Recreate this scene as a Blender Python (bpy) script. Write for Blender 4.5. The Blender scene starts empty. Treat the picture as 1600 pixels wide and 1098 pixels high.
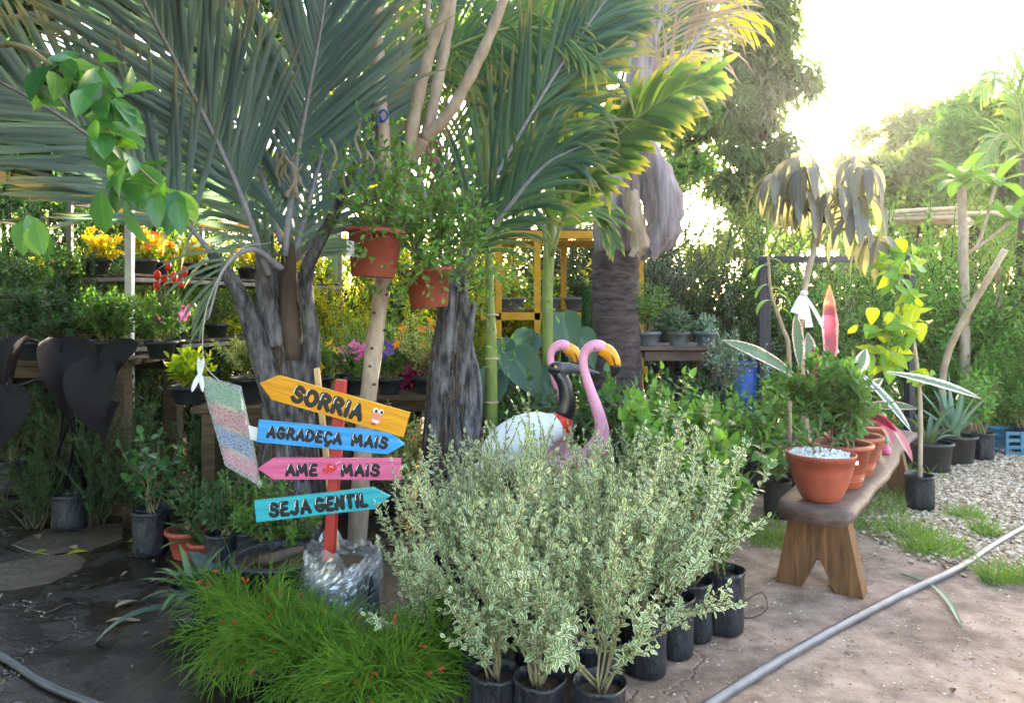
import bpy, bmesh, math, random
import numpy as np
from mathutils import Vector

# ------------------------------------------------------------------ camera, sky, sun, exposure
scene = bpy.context.scene
COL = scene.collection
cd = bpy.data.cameras.new('camera'); cam = bpy.data.objects.new('camera', cd); COL.objects.link(cam)
cam.location = (0, 0, 1.5); cam.rotation_euler = (math.pi/2, 0, 0)
cd.sensor_width = 36; cd.lens = 26; cd.shift_y = -69/1600
cd.clip_start = 0.05; cd.clip_end = 800
scene.camera = cam
SUN_AZ, SUN_EL = math.radians(22.6), math.radians(12.0)     # azimuth to the right of +Y
world = bpy.data.worlds.new('World'); scene.world = world; world.use_nodes = True
wn = world.node_tree.nodes; wl = world.node_tree.links
sky = wn.new('ShaderNodeTexSky'); sky.sky_type = 'NISHITA'; sky.sun_disc = False
sky.sun_elevation = SUN_EL; sky.sun_rotation = SUN_AZ
sky.air_density = 1.0; sky.dust_density = 3.0; sky.ozone_density = 0.3
bg = wn['Background']; bg.inputs['Strength'].default_value = 0.15
wl.new(sky.outputs[0], bg.inputs[0])
sd = bpy.data.lights.new('sun', 'SUN'); sun = bpy.data.objects.new('sun', sd); COL.objects.link(sun)
sd.energy = 5.0; sd.angle = math.radians(0.6); sd.color = (1.0, 0.9, 0.72)
sv = Vector((math.sin(SUN_AZ)*math.cos(SUN_EL), math.cos(SUN_AZ)*math.cos(SUN_EL), math.sin(SUN_EL)))
sun.rotation_euler = sv.to_track_quat('Z', 'Y').to_euler(); sun.location = sv*60
vs = scene.view_settings
vs.view_transform = 'Standard'; vs.look = 'None'; vs.gamma = 1.0; vs.use_curve_mapping = False
vs.exposure = 3.6
vs.use_white_balance = True; vs.white_balance_temperature = 6600; vs.white_balance_tint = 12
cy = scene.cycles
cy.use_denoising = True
cy.max_bounces = 6; cy.diffuse_bounces = 3; cy.glossy_bounces = 2; cy.transmission_bounces = 4; cy.transparent_max_bounces = 8
cy.caustics_reflective = False; cy.caustics_refractive = False
cy.use_adaptive_sampling = True; cy.adaptive_threshold = 0.02

F = 1155.0
def W(u, v, d): return np.array([(u-800)/F*d, d, 1.5-(v-480)/F*d])
def G(u, v, z=0.0):
    d = (1.5-z)*F/(v-480); return np.array([(u-800)/F*d, d, z])
A = np.array

# ------------------------------------------------------------------ mesh pieces
def piece(V, Q=None, T=None, uv=None, r=None):
    V = np.asarray(V, float).reshape(-1, 3)
    return dict(V=V, Q=np.zeros((0, 4), int) if Q is None else np.asarray(Q, int).reshape(-1, 4),
                T=np.zeros((0, 3), int) if T is None else np.asarray(T, int).reshape(-1, 3),
                uv=np.zeros((len(V), 2)) if uv is None else np.asarray(uv, float),
                r=np.zeros(len(V)) if r is None else np.asarray(r, float))
def join(ps):
    ps = [p for p in ps if p is not None and len(p['V'])]
    o = 0; Q = []; T = []
    for p in ps:
        Q.append(p['Q']+o); T.append(p['T']+o); o += len(p['V'])
    return piece(np.concatenate([p['V'] for p in ps]), np.concatenate(Q), np.concatenate(T),
                 np.concatenate([p['uv'] for p in ps]), np.concatenate([p['r'] for p in ps]))
def moved(p, loc=(0, 0, 0), rz=0.0, s=1.0):
    c, n = math.cos(rz), math.sin(rz); M = A([[c, -n, 0], [n, c, 0], [0, 0, 1]])
    q = dict(p); q['V'] = (p['V']*s) @ M.T + A(loc); return q
def mesh_of(name, p, mat, smooth=True):
    me = bpy.data.meshes.new(name)
    nq, nt = len(p['Q']), len(p['T'])
    me.vertices.add(len(p['V'])); me.vertices.foreach_set('co', p['V'].astype(np.float32).ravel())
    idx = np.concatenate([p['Q'].ravel(), p['T'].ravel()]).astype(np.int32)
    me.loops.add(len(idx)); me.loops.foreach_set('vertex_index', idx)
    me.polygons.add(nq+nt)
    me.polygons.foreach_set('loop_start', np.concatenate([np.arange(nq)*4, nq*4+np.arange(nt)*3]).astype(np.int32))
    me.polygons.foreach_set('use_smooth', np.full(nq+nt, smooth))
    uvl = me.uv_layers.new(name='UVMap'); uvl.data.foreach_set('uv', p['uv'][idx].astype(np.float32).ravel())
    at = me.attributes.new('rnd', 'FLOAT', 'POINT'); at.data.foreach_set('value', p['r'].astype(np.float32))
    me.update(calc_edges=True); me.validate()
    if mat is not None: me.materials.append(mat)
    return me
def obj(name, p, mat, parent=None, smooth=True, world=False, loc=None, kind=None):
    if world and parent is not None:
        w = A(parent.location); q = parent.parent
        while q is not None: w = w + A(q.location); q = q.parent
        p = dict(p); p['V'] = p['V'] - w
    o = bpy.data.objects.new(name, mesh_of(name, p, mat, smooth)); COL.objects.link(o)
    if parent is not None: o.parent = parent
    if loc is not None: o.location = loc
    if kind: o['kind'] = kind
    return o
def inst(name, me, parent, loc=(0, 0, 0), rot=(0, 0, 0), scale=1.0):
    o = bpy.data.objects.new(name, me); COL.objects.link(o); o.parent = parent
    o.location = loc; o.rotation_euler = rot; o.scale = (scale,)*3 if np.isscalar(scale) else scale
    return o
def tag(o, label, cat, group=None, kind=None):
    o['label'] = label; o['category'] = cat
    if group: o['group'] = group
    if kind: o['kind'] = kind
    return o
def thing(name, label, cat, loc=(0, 0, 0), rz=0.0, group=None):
    o = bpy.data.objects.new(name, None); COL.objects.link(o); o.empty_display_size = .1
    o.location = tuple(float(x) for x in loc); o.rotation_euler = (0, 0, rz)
    return tag(o, label, cat, group)
def struct(name, p, mat, smooth=False):
    o = obj(name, p, mat, smooth=smooth); o['kind'] = 'structure'; return o
def dup(root, loc, rz=0.0, scale=1.0, label=None, tilt=(0, 0)):
    def cp(o, par):
        c = o.copy(); COL.objects.link(c); c.parent = par
        for ch in list(o.children): cp(ch, c)
        return c
    r = cp(root, None); r.location = tuple(float(x) for x in loc); r.rotation_euler = (tilt[0], tilt[1], rz); r.scale = (scale,)*3
    if label: r['label'] = label
    return r
def nrm(v):
    v = np.asarray(v, float); return v/np.maximum(np.linalg.norm(v, axis=-1, keepdims=True), 1e-9)
def spline(P, n):
    P = np.asarray(P, float); m = len(P)
    Q = np.vstack([2*P[0]-P[1], P, 2*P[-1]-P[-2]]); out = []
    ts = np.linspace(0, m-1, n)
    for t in ts:
        i = min(int(t), m-2); f = t-i; a, b, c, d = Q[i], Q[i+1], Q[i+2], Q[i+3]
        out.append(.5*((2*b)+(c-a)*f+(2*a-5*b+4*c-d)*f*f+(3*b-a-3*c+d)*f**3))
    return A(out)
def frames(P, up=(0, 0, 1)):
    T = nrm(np.gradient(P, axis=0)); u = np.asarray(up, float)
    if abs(T[0] @ nrm(u)) > .95: u = A([1., 0.13, 0])
    U = []; x = nrm(np.cross(T[0], u))
    for t in T:
        x = nrm(x - t*(x @ t)); U.append(x)
    U = A(U); return T, U, np.cross(U, T)
def tube(P, R, k=6, cap=True, rnd=0.0, up=(0, 0, 1)):
    P = np.asarray(P, float); n = len(P); R = np.broadcast_to(np.asarray(R, float), (n,))
    T, U, B = frames(P, up)
    a = np.arange(k)/k*2*math.pi
    V = P[:, None]+R[:, None, None]*(np.cos(a)[None, :, None]*U[:, None]+np.sin(a)[None, :, None]*B[:, None])
    i = np.arange(n-1)[:, None]*k; j = np.arange(k)[None]
    Q = np.stack([i+j, i+(j+1) % k, i+k+(j+1) % k, i+k+j], -1).reshape(-1, 4)
    uv = np.stack([np.broadcast_to(a/(2*math.pi), (n, k)), np.broadcast_to(np.linspace(0, 1, n)[:, None], (n, k))], -1).reshape(-1, 2)
    V = V.reshape(-1, 3); Tn = None
    if cap:
        V = np.vstack([V, P[0], P[-1]]); uv = np.vstack([uv, [.5, 0], [.5, 1]])
        c0, c1 = n*k, n*k+1; jj = np.arange(k)
        Tn = np.vstack([np.stack([np.full(k, c0), (jj+1) % k, jj], 1), np.stack([np.full(k, c1), (n-1)*k+jj, (n-1)*k+(jj+1) % k], 1)])
    return piece(V, Q, Tn, uv, np.full(len(V), rnd))
def rtube(P, r, k=8):       # tube with round ends
    P = np.asarray(P, float); t0 = nrm(P[0]-P[1]); t1 = nrm(P[-1]-P[-2])
    c = [(1.0, .08), (.87, .5), (.5, .87)]
    pts = [P[0]+t0*r*a for a, b in c]+list(P)+[P[-1]+t1*r*a for a, b in c[::-1]]
    rad = [r*b for a, b in c]+[r]*len(P)+[r*b for a, b in c[::-1]]
    return tube(A(pts), A(rad), k, up=(0, 1, 0))
def lathe(prof, n=28, wob=0.0, seed=0, freq=3, cap0=True, sq=0.0):
    rg = np.random.default_rng(seed); a = np.arange(n)/n*2*math.pi; m = len(prof)
    ph = rg.uniform(0, 6.28, (4,)); V = []
    for i, (r, z) in enumerate(prof):
        w = 1+wob*(np.sin(freq*a+ph[0]+z*9)*.6+np.sin((freq*2+1)*a+ph[1]-z*14)*.4)
        V.append(np.stack([r*w*np.cos(a), r*w*np.sin(a), np.full(n, z)+wob*.25*r*np.sin(2*a+ph[2])*(i > 0)], 1))
    V = np.concatenate(V); i = np.arange(m-1)[:, None]*n; j = np.arange(n)[None]
    Q = np.stack([i+j, i+(j+1) % n, i+n+(j+1) % n, i+n+j], -1).reshape(-1, 4); T = None
    uv = np.stack([np.tile(a/(2*math.pi), m), np.repeat(np.linspace(0, 1, m), n)], 1)
    if cap0:
        V = np.vstack([V, [0, 0, prof[0][1]]]); uv = np.vstack([uv, [.5, .5]]); jj = np.arange(n)
        T = np.stack([np.full(n, m*n), (jj+1) % n, jj], 1)
    return piece(V, Q, T, uv)
def disc(r, z, n=20, bump=0.0, seed=0):
    rg = np.random.default_rng(seed); V = [[0, 0, z+bump]]; a = np.arange(n)/n*2*math.pi
    for q in (.55, 1.0):
        for x in a: V.append([r*q*math.cos(x), r*q*math.sin(x), z+bump*(1-q)+rg.normal()*bump*.25*(q < 1)])
    T = [[0, 1+i, 1+(i+1) % n] for i in range(n)]; Q = [[1+i, 1+n+i, 1+n+(i+1) % n, 1+(i+1) % n] for i in range(n)]
    return piece(V, Q, T, np.zeros((len(V), 2)))
def hull(pts):
    bm = bmesh.new()
    for p in pts: bm.verts.new(p)
    r = bmesh.ops.convex_hull(bm, input=bm.verts)
    bmesh.ops.recalc_face_normals(bm, faces=bm.faces)
    bm.verts.index_update(); V = [v.co[:] for v in bm.verts]
    Q = [[v.index for v in f.verts] for f in bm.faces if len(f.verts) == 4]; T = [[v.index for v in f.verts] for f in bm.faces if len(f.verts) == 3]
    bm.free(); return piece(V, Q, T)
def box(c, s, b=.004, M=None, jit=0.0, rg=None):
    c = A(c, float); h = A(s, float)/2; b = min(b, *(h*.9)); pts = []
    for sx in (-1, 1):
        for sy in (-1, 1):
            for sz in (-1, 1):
                k = A([sx, sy, sz]); j = rg.normal(0, jit, 3) if jit else 0
                for ax in range(3):
                    p = h-b; p[ax] = h[ax]; pts.append(k*p+j)
    pts = A(pts)
    if M is not None: pts = pts @ A(M).T
    return hull(pts+c)
def beam(p0, p1, w, h, up=(0, 0, 1), b=.004):
    p0, p1 = A(p0, float), A(p1, float); L = np.linalg.norm(p1-p0); t = nrm(p1-p0); u = A(up, float)
    if abs(t @ nrm(u)) > .98: u = A([0, 1., 0])
    x = nrm(np.cross(t, u)); z = np.cross(x, t)
    return box((p0+p1)/2, (w, L, h), b, np.stack([x, t, z], 1))
def prism(poly, y0, y1, b=.003):   # polygon in x,z extruded in y with small chamfer
    poly = A(poly, float); c = poly.mean(0); pts = []
    inn = c+(poly-c)*(1-b/np.maximum(np.linalg.norm(poly-c, axis=1, keepdims=True), 1e-6)*1.4)
    for (x, z) in poly:
        pts += [(x, y0+b, z), (x, y1-b, z)]
    for (x, z) in inn: pts += [(x, y0, z), (x, y1, z)]
    return hull(pts)
def ellipsoid(c, r, n=16, M=None):
    V = []; m = n//2
    for i in range(m+1):
        th = math.pi*i/m
        for j in range(n):
            ph = 2*math.pi*j/n; V.append([math.sin(th)*math.cos(ph), math.sin(th)*math.sin(ph), math.cos(th)])
    V = A(V)*A(r)
    if M is not None: V = V @ A(M).T
    Q = [[i*n+j, (i+1)*n+j, (i+1)*n+(j+1) % n, i*n+(j+1) % n] for i in range(m) for j in range(n)]
    return piece(V+A(c), Q)
def fused(p, vox, sm=4):       # one continuous skin over overlapping shapes
    me = mesh_of('tmp', p, None); o = bpy.data.objects.new('tmp', me); COL.objects.link(o)
    m = o.modifiers.new('r', 'REMESH'); m.mode = 'VOXEL'; m.voxel_size = vox
    s = o.modifiers.new('s', 'SMOOTH'); s.iterations = sm; s.factor = .5
    dg = bpy.context.evaluated_depsgraph_get(); ev = o.evaluated_get(dg); em = ev.to_mesh()
    V = np.zeros(len(em.vertices)*3, np.float32); em.vertices.foreach_get('co', V)
    Q = [list(f.vertices) for f in em.polygons if len(f.vertices) == 4]; T = [list(f.vertices) for f in em.polygons if len(f.vertices) == 3]
    ev.to_mesh_clear(); bpy.data.objects.remove(o); bpy.data.meshes.remove(me)
    return piece(V.reshape(-1, 3), Q, T)

# ------------------------------------------------------------------ leaves
def leaf_t(rows, wid, w=.5, fold=.12, droop=.15, cup=0.0):
    rows = A(rows, float); wid = A(wid, float); V = []; uv = []
    for t, q in zip(rows, wid):
        for s in (-1, 0, 1):
            x = s*w*.5*q; V.append([x, t, abs(x)*fold*2-droop*t*t+cup*t]); uv.append([.5+.5*s, t])
    n = len(rows); Q = []
    for i in range(n-1):
        for j in (0, 1): Q.append([i*3+j, i*3+j+1, i*3+3+j+1, i*3+3+j])
    return piece(V, Q, None, uv)
OVATE = leaf_t([0, .2, .5, .8, 1], [.08, .72, 1, .6, .03], .5, .2, .15)
VLEAF = leaf_t([0, .2, .5, .82, 1], [.12, .75, 1, .68, .12], .56, .08, .1)
SMALL = leaf_t([0, .45, 1], [.1, 1, .05], .5, .25, .18)
LANCE = leaf_t([0, .15, .4, .7, 1], [.1, .7, 1, .7, .03], .24, .25, .3)
HEART = leaf_t([-.12, .02, .2, .45, .75, 1], [.55, .95, 1, .85, .45, .02], .82, .15, .22)
ROUND = leaf_t([0, .18, .5, .82, 1], [.3, .85, 1, .75, .1], .8, .15, .12)
DIAM = piece([[0, 0, 0], [-.25, .45, .06], [.25, .45, .06], [0, 1, -.12]], None, [[0, 2, 3], [0, 3, 1]], [[.5, 0], [0, .45], [1, .45], [.5, 1]])
DIAMN = piece([[0, 0, 0], [-.11, .45, .03], [.11, .45, .03], [0, 1, -.2]], None, [[0, 2, 3], [0, 3, 1]], [[.5, 0], [0, .45], [1, .45], [.5, 1]])
def petals(n, w=.6, cup=.3):
    V = [[0, 0, 0]]; Q = []; uv = [[.5, 0]]
    for i in range(n):
        a = 2*math.pi*i/n
        for (r, da) in ((.55, -w), (1, 0), (.55, w)):
            V.append([r*math.cos(a+da), r*math.sin(a+da), cup*r]); uv.append([.5, r])
        k = len(V); Q.append([0, k-3, k-2, k-1])
    return piece(V, Q, None, uv)
def scatter(t, P, D, N, S, r=None):
    P = np.asarray(P, float); n = len(P)
    if n == 0: return None
    D = nrm(D); X = nrm(np.cross(D, N)); Z = np.cross(X, D); S = np.broadcast_to(np.asarray(S, float), (n,))
    tv = t['V']; k = len(tv)
    V = P[:, None]+S[:, None, None]*(tv[None, :, 0, None]*X[:, None]+tv[None, :, 1, None]*D[:, None]+tv[None, :, 2, None]*Z[:, None])
    off = (np.arange(n)*k)[:, None, None]
    if r is None: r = np.random.default_rng(n).random(n)
    return piece(V.reshape(-1, 3), (t['Q'][None]+off).reshape(-1, 4), (t['T'][None]+off).reshape(-1, 3), np.tile(t['uv'], (n, 1)), np.repeat(r, k))
def stems(rg, n, h, spread, up=.5, wig=.12, sub=3, sublen=.45, base=.02, k=8, hv=.25, subang=.7, lean=(0, 0)):
    L = []
    for i in range(n):
        az = rg.uniform(0, 2*math.pi); ti = spread*rg.random()**.7
        d = A([math.sin(ti)*math.cos(az)+lean[0], math.sin(ti)*math.sin(az)+lean[1], math.cos(ti)]); H = h*(1-hv*rg.random())
        p = A([rg.normal()*base, rg.normal()*base, 0.]); pts = [p]
        for q in range(k):
            d = nrm(d+rg.normal(0, wig, 3)+A([0, 0, up*.2])); p = p+d*H/k; pts.append(p)
        pts = A(pts); L.append((pts, H, 0))
        for s in range(sub):
            t = rg.uniform(.2, .88); q = t*k; a = int(q); f = q-a; b = pts[a]*(1-f)+pts[a+1]*f
            ax = nrm(pts[a+1]-pts[a]); rd = nrm(np.cross(ax, rg.normal(size=3))); dd = nrm(ax*math.cos(subang)+rd*math.sin(subang)+A([0, 0, .1]))
            hl = H*sublen*(1.15-t)*rg.uniform(.7, 1.2); pp = [b]; kk = max(3, k//2)
            for q in range(kk):
                dd = nrm(dd+rg.normal(0, wig, 3)+A([0, 0, up*.25])); b = b+dd*hl/kk; pp.append(b)
            L.append((A(pp), hl, 1))
    return L
def leaves_on(rg, L, tm, size, gap, ang=.9, t0=.2, opp=True, jit=.25, sv=.3, flat=.0, droop=0.0, nb=(0, 0, .4)):
    P = []; D = []; N = []; S = []
    for pts, H, lv in L:
        seg = np.linalg.norm(np.diff(pts, axis=0), axis=1); cum = np.concatenate([[0], np.cumsum(seg)]); tot = cum[-1]
        s = np.arange(tot*(t0 if lv == 0 else .1), tot, gap)
        if len(s) == 0: continue
        s = s+rg.normal(0, gap*.2, len(s)); s = np.clip(s, 0, tot)
        pp = np.stack([np.interp(s, cum, pts[:, i]) for i in range(3)], 1); T = nrm(np.gradient(pts, axis=0)); tt = nrm(np.stack([np.interp(s, cum, T[:, i]) for i in range(3)], 1))
        u = nrm(np.cross(tt, A([.31, .2, .93]))); v = np.cross(tt, u)
        for m in ((0, 1) if opp else (0,)):
            ph = np.arange(len(s))*(math.pi/2 if opp else 2.4)+m*math.pi+rg.normal(0, .3, len(s))+lv
            rad = np.cos(ph)[:, None]*u+np.sin(ph)[:, None]*v
            a = ang+rg.normal(0, jit, len(s)); tip = (s/tot)[:, None]
            d = tt*np.cos(a)[:, None]+rad*np.sin(a)[:, None]+rg.normal(0, .08, (len(s), 3)); d[:, 2] -= droop; d[:, 2] *= (1-flat)
            n = tt*np.sin(a)[:, None]-rad*np.cos(a)[:, None]+A(nb)+rg.normal(0, .2, (len(s), 3))
            P.append(pp); D.append(d); N.append(n); S.append(size*(1-sv*rg.random(len(s)))*(1-.35*tip[:, 0]**3))
        P.append(pts[-1:]); D.append(tt[-1:]); N.append(rg.normal(size=(1, 3))); S.append(A([size*.6]))
    P = np.concatenate(P); return scatter(tm, P, np.concatenate(D), np.concatenate(N), np.concatenate(S), rg.random(len(P)))
def wood_of(L, r0, r1, k=4):
    out = []
    for pts, H, lv in L:
        a, b = (r0, r1) if lv == 0 else (r0*.5, r1*.8); out.append(tube(pts, np.linspace(a, b, len(pts)), k, cap=False))
    return join(out)
def strap(base, d, up, L, w, droop=.5, n=9, fold=.25, prof=None, rnd=0., grav=True, twist=0.):
    d = nrm(A(d, float)); P = [A(base, float)]; dd = d.copy()
    for i in range(n):
        dd = nrm(dd+A([0, 0, -droop/n*(1+i/n)])) if grav else dd; P.append(P[-1]+dd*L/n)
    P = A(P); T, U, B = frames(P, up); t = np.linspace(0, 1, n+1)
    q = (np.sin(np.pi*np.clip(t*.8+.2, 0, 1))**.6 if prof is None else np.interp(t, *prof))
    if twist:
        a = (t*twist)[:, None]; U, B = U*np.cos(a)+B*np.sin(a), B*np.cos(a)-U*np.sin(a)
    V = []; uv = []
    for i in range(n+1):
        for s in (-1, 0, 1): V.append(P[i]+U[i]*s*w/2*q[i]+B[i]*abs(s)*fold*w*q[i]*.5); uv.append([.5+.5*s, t[i]])
    Q = [[i*3+j, i*3+j+1, i*3+4+j, i*3+3+j] for i in range(n) for j in (0, 1)]
    return piece(A(V), Q, None, uv, np.full(len(V), rnd))
def frond(ctrl, n, L, w, face=(0, -1, 0), ang=.75, lift=.15, droop=.35, r0=.02, seed=0, t0=.12, t1=.99, jit=.06, sides=(-1, 1), angtip=.35, segs=6, fold=.5):
    """pinnate leaf: rachis + list of leaflets; face = direction the blade looks at"""
    rg = np.random.default_rng(seed); R = spline(ctrl, 26); T = nrm(np.gradient(R, axis=0)); tt = np.linspace(0, 1, 26)
    rach = tube(R, np.linspace(r0, r0*.22, 26), 6); out = []
    cum = np.concatenate([[0], np.cumsum(np.linalg.norm(np.diff(R, axis=0), axis=1))]); cum /= cum[-1]
    for s in sides:
        for i in range(n):
            t = t0+(t1-t0)*(i+.5*(s > 0)*.6+rg.normal()*.12)/n; t = min(max(t, 0), .995)
            p = A([np.interp(t, cum, R[:, k]) for k in range(3)]); ta = nrm(A([np.interp(t, cum, T[:, k]) for k in range(3)]))
            nn = nrm(A(face, float)-ta*(A(face, float) @ ta)); sd_ = np.cross(ta, nn)*s
            a = (ang*(1-t)+angtip*t)+rg.normal()*jit*1.5; dr_ = droop*math.exp(rg.normal()*.5)*(3.0 if rg.random() < .06 else 1.0); d = nrm(ta*math.cos(a)+sd_*math.sin(a)+nn*(lift+rg.normal()*.05))
            l = L*(.45+.55*math.sin(math.pi*min(1, t*.8+.2)))*(1+rg.normal()*.06)
            P = [p]; dd = d
            for k in range(segs):
                dd = nrm(dd+A([0, 0, -dr_*(k+.5)/segs/segs*2])); P.append(P[-1]+dd*l/segs)
            P = A(P); Tt = nrm(np.gradient(P, axis=0)); X = nrm(np.cross(Tt, nn)); Z = np.cross(X, Tt)
            q = np.interp(np.linspace(0, 1, segs+1), [0, .12, .5, .85, 1], [.35, .9, 1, .6, .05])
            V = []; uv = []
            for k in range(segs+1):
                for c in (-1, 0, 1): V.append(P[k]+X[k]*c*w/2*q[k]-Z[k]*abs(c)*fold*w/2*q[k]); uv.append([.5+.5*c, k/segs])
            Q = [[k*3+j, k*3+j+1, k*3+4+j, k*3+3+j] for k in range(segs) for j in (0, 1)]
            out.append(piece(A(V), Q, None, uv, np.full(len(V), rg.random())))
    return rach, out
def clump_crown(rg, blobs, n, tm, size, per=8, droop=.5):
    C = A([b[:3] for b in blobs]); Rr = A([b[3] for b in blobs]); w = Rr**2; w = w/w.sum(); m = n//per
    bi = rg.choice(len(blobs), m, p=w); d = nrm(rg.normal(size=(m, 3))); d[:, 2] *= .85
    c = C[bi]+d*(Rr[bi]*(rg.random(m)**.45)*(1+.18*np.sin(d[:, 0]*9+bi)*np.cos(d[:, 2]*8)))[:, None]
    P = np.repeat(c, per, 0)+rg.normal(0, size*.25, (m*per, 3)); D = nrm(rg.normal(size=(m*per, 3))+np.repeat(d, per, 0)*.6); D[:, 2] -= droop
    N = rg.normal(size=(m*per, 3))*.6+A([0, 0, 1.]); r = np.clip(np.repeat(rg.random(m), per)*.7+rg.random(m*per)*.3, 0, 1)
    return scatter(tm, P, D, N, size*(1-.4*rg.random(m*per)), r)

# ------------------------------------------------------------------ materials
def srgb(h):
    h = h.lstrip('#'); c = [int(h[i:i+2], 16)/255 for i in (0, 2, 4)]
    return tuple(x/12.92 if x <= .04045 else ((x+.055)/1.055)**2.4 for x in c)+(1,)
class NT:
    def __init__(s, name):
        s.m = bpy.data.materials.new(name); s.m.use_nodes = True; s.t = s.m.node_tree; s.b = s.t.nodes['Principled BSDF']; s.out = s.t.nodes['Material Output']
    def n(s, typ, **kw):
        x = s.t.nodes.new(typ)
        for k, v in kw.items():
            if k.startswith('_'): setattr(x, k[1:], v)
            else: x.inputs[int(k[1:]) if k[0] == 'i' and k[1:].isdigit() else k.replace('__', ' ')].default_value = v
        return x
    def l(s, a, b): s.t.links.new(a, b)
    def mix(s, f, a, b, mode='MIX'):
        x = s.t.nodes.new('ShaderNodeMix'); x.data_type = 'RGBA'; x.blend_type = mode
        for i, v in ((0, f), (6, a), (7, b)):
            if hasattr(v, 'is_linked'): s.l(v, x.inputs[i])
            else: x.inputs[i].default_value = v
        return x.outputs[2]
    def ramp(s, fac, stops):
        x = s.t.nodes.new('ShaderNodeValToRGB'); e = x.color_ramp.elements
        while len(e) < len(stops): e.new(.5)
        for q, (p, c) in zip(e, stops): q.position = p; q.color = c if len(c) == 4 else (*c, 1)
        s.l(fac, x.inputs[0]); return x.outputs[0]
    def math(s, op, a, b=0.0):
        x = s.t.nodes.new('ShaderNodeMath'); x.operation = op
        for i, v in ((0, a), (1, b)):
            if hasattr(v, 'is_linked'): s.l(v, x.inputs[i])
            else: x.inputs[i].default_value = v
        return x.outputs[0]
    def noise(s, scale, detail=4, co='Object', vec=None, rough=.6):
        if vec is None: vec = s.t.nodes.new('ShaderNodeTexCoord').outputs[co]
        x = s.n('ShaderNodeTexNoise', Scale=scale, Detail=detail, Roughness=rough); s.l(vec, x.inputs['Vector']); return x.outputs['Fac']
    def scaled(s, sc, co='Object'):
        x = s.n('ShaderNodeMapping'); x.inputs['Scale'].default_value = sc; s.l(s.t.nodes.new('ShaderNodeTexCoord').outputs[co], x.inputs[0]); return x.outputs[0]
    def bump(s, h, st=.3, dist=.01):
        x = s.n('ShaderNodeBump', Strength=st, Distance=dist); s.l(h, x.inputs['Height']); s.l(x.outputs[0], s.b.inputs['Normal']); return x.outputs[0]
def leafm(name, c1, c2, tr=.38, tc=None, rough=.42, edge=None, ew=.55, vein=.15, spec=.35, tip=None):
    """leaf: two greens by leaf, paler midrib, optional coloured margin; light shines through"""
    g = NT(name); at = g.n('ShaderNodeAttribute', _attribute_name='rnd').outputs['Fac']
    oi = g.n('ShaderNodeObjectInfo').outputs['Random']
    f = g.math('ADD', g.math('MULTIPLY', at, .75), g.math('MULTIPLY', oi, .25))
    c = g.mix(f, srgb(c1), srgb(c2)); uv = g.n('ShaderNodeUVMap').outputs[0]
    sx = g.n('ShaderNodeSeparateXYZ'); g.l(uv, sx.inputs[0]); e = g.math('MULTIPLY', g.math('ABSOLUTE', g.math('SUBTRACT', sx.outputs[0], .5)), 2.0)
    if vein:
        lt = g.mix(1.0, c, (1.6, 1.5, 1.4, 1), 'MULTIPLY'); c = g.mix(g.math('MULTIPLY', g.math('LESS_THAN', e, .1), vein*3), c, lt)
    if edge:
        nz = g.noise(60, 2); k = g.math('ADD', e, g.math('MULTIPLY', g.math('SUBTRACT', nz, .5), .7))
        k = g.ramp(k, [(max(0, ew-.06), (0, 0, 0)), (ew+.06, (1, 1, 1))]); c = g.mix(k, c, srgb(edge))
    if tip:
        c = g.mix(g.ramp(g.math('ADD', sx.outputs[1], g.math('MULTIPLY', g.math('SUBTRACT', g.noise(8, 2), .5), .5)), [(.7, (0, 0, 0)), (.95, (1, 1, 1))]), c, srgb(tip))
    g.l(c, g.b.inputs['Base Color']); g.b.inputs['Roughness'].default_value = rough; g.b.inputs['Specular IOR Level'].default_value = spec
    t = g.n('ShaderNodeBsdfTranslucent'); g.l(g.mix(1.0, c, tc or (1.5, 1.45, .55, 1), 'MULTIPLY'), t.inputs[0])
    m = g.n('ShaderNodeMixShader'); m.inputs[0].default_value = tr; g.l(g.b.outputs[0], m.inputs[1]); g.l(t.outputs[0], m.inputs[2]); g.l(m.outputs[0], g.out.inputs[0])
    return g.m
def plain(name, c1, c2=None, rough=.6, scale=12, bump=.2, dist=.004, metal=0., spec=.4, stretch=(1, 1, 1), detail=5, lo=.35, hi=.65, coat=0., bscale=None):
    g = NT(name); v = g.scaled(stretch); nz = g.noise(scale, detail, vec=v)
    if c2: g.l(g.ramp(nz, [(lo, srgb(c1)), (hi, srgb(c2))]), g.b.inputs['Base Color'])
    else: g.b.inputs['Base Color'].default_value = srgb(c1)
    g.b.inputs['Roughness'].default_value = rough; g.b.inputs['Metallic'].default_value = metal; g.b.inputs['Specular IOR Level'].default_value = spec; g.b.inputs['Coat Weight'].default_value = coat
    if bump: g.bump(g.noise(bscale or scale*2, 4, vec=v), bump, dist)
    return g.m
M = {}
M['variegated'] = leafm('variegated_leaf', '587a50', '86a074', .3, edge='e8e9c6', ew=.66, vein=0, rough=.5, tc=(1.25, 1.25, .8, 1))
M['varieg_yellow'] = leafm('yellow_margined_leaf', '4c7038', '64824a', .3, edge='d8d58a', ew=.5, vein=0)
M['palm_blue'] = leafm('blue_green_palm_leaflet', '567270', '778c8c', .33, tc=(1.2, 1.3, .7, 1), rough=.42, vein=.1, tip='8f8a6a')
M['palm_green'] = leafm('green_palm_leaflet', '446a3c', '6a8a48', .45, vein=.1, tip='a8a050', rough=.35)
M['palm_dark'] = leafm('dark_palm_leaflet', '3c5c50', '5a7a5c', .3, vein=.1, tip='8f8a5a', rough=.38)
M['palm_yellow'] = leafm('yellowing_palm_leaflet', '8a8a3c', 'b59b3a', .4, vein=.1)
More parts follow.
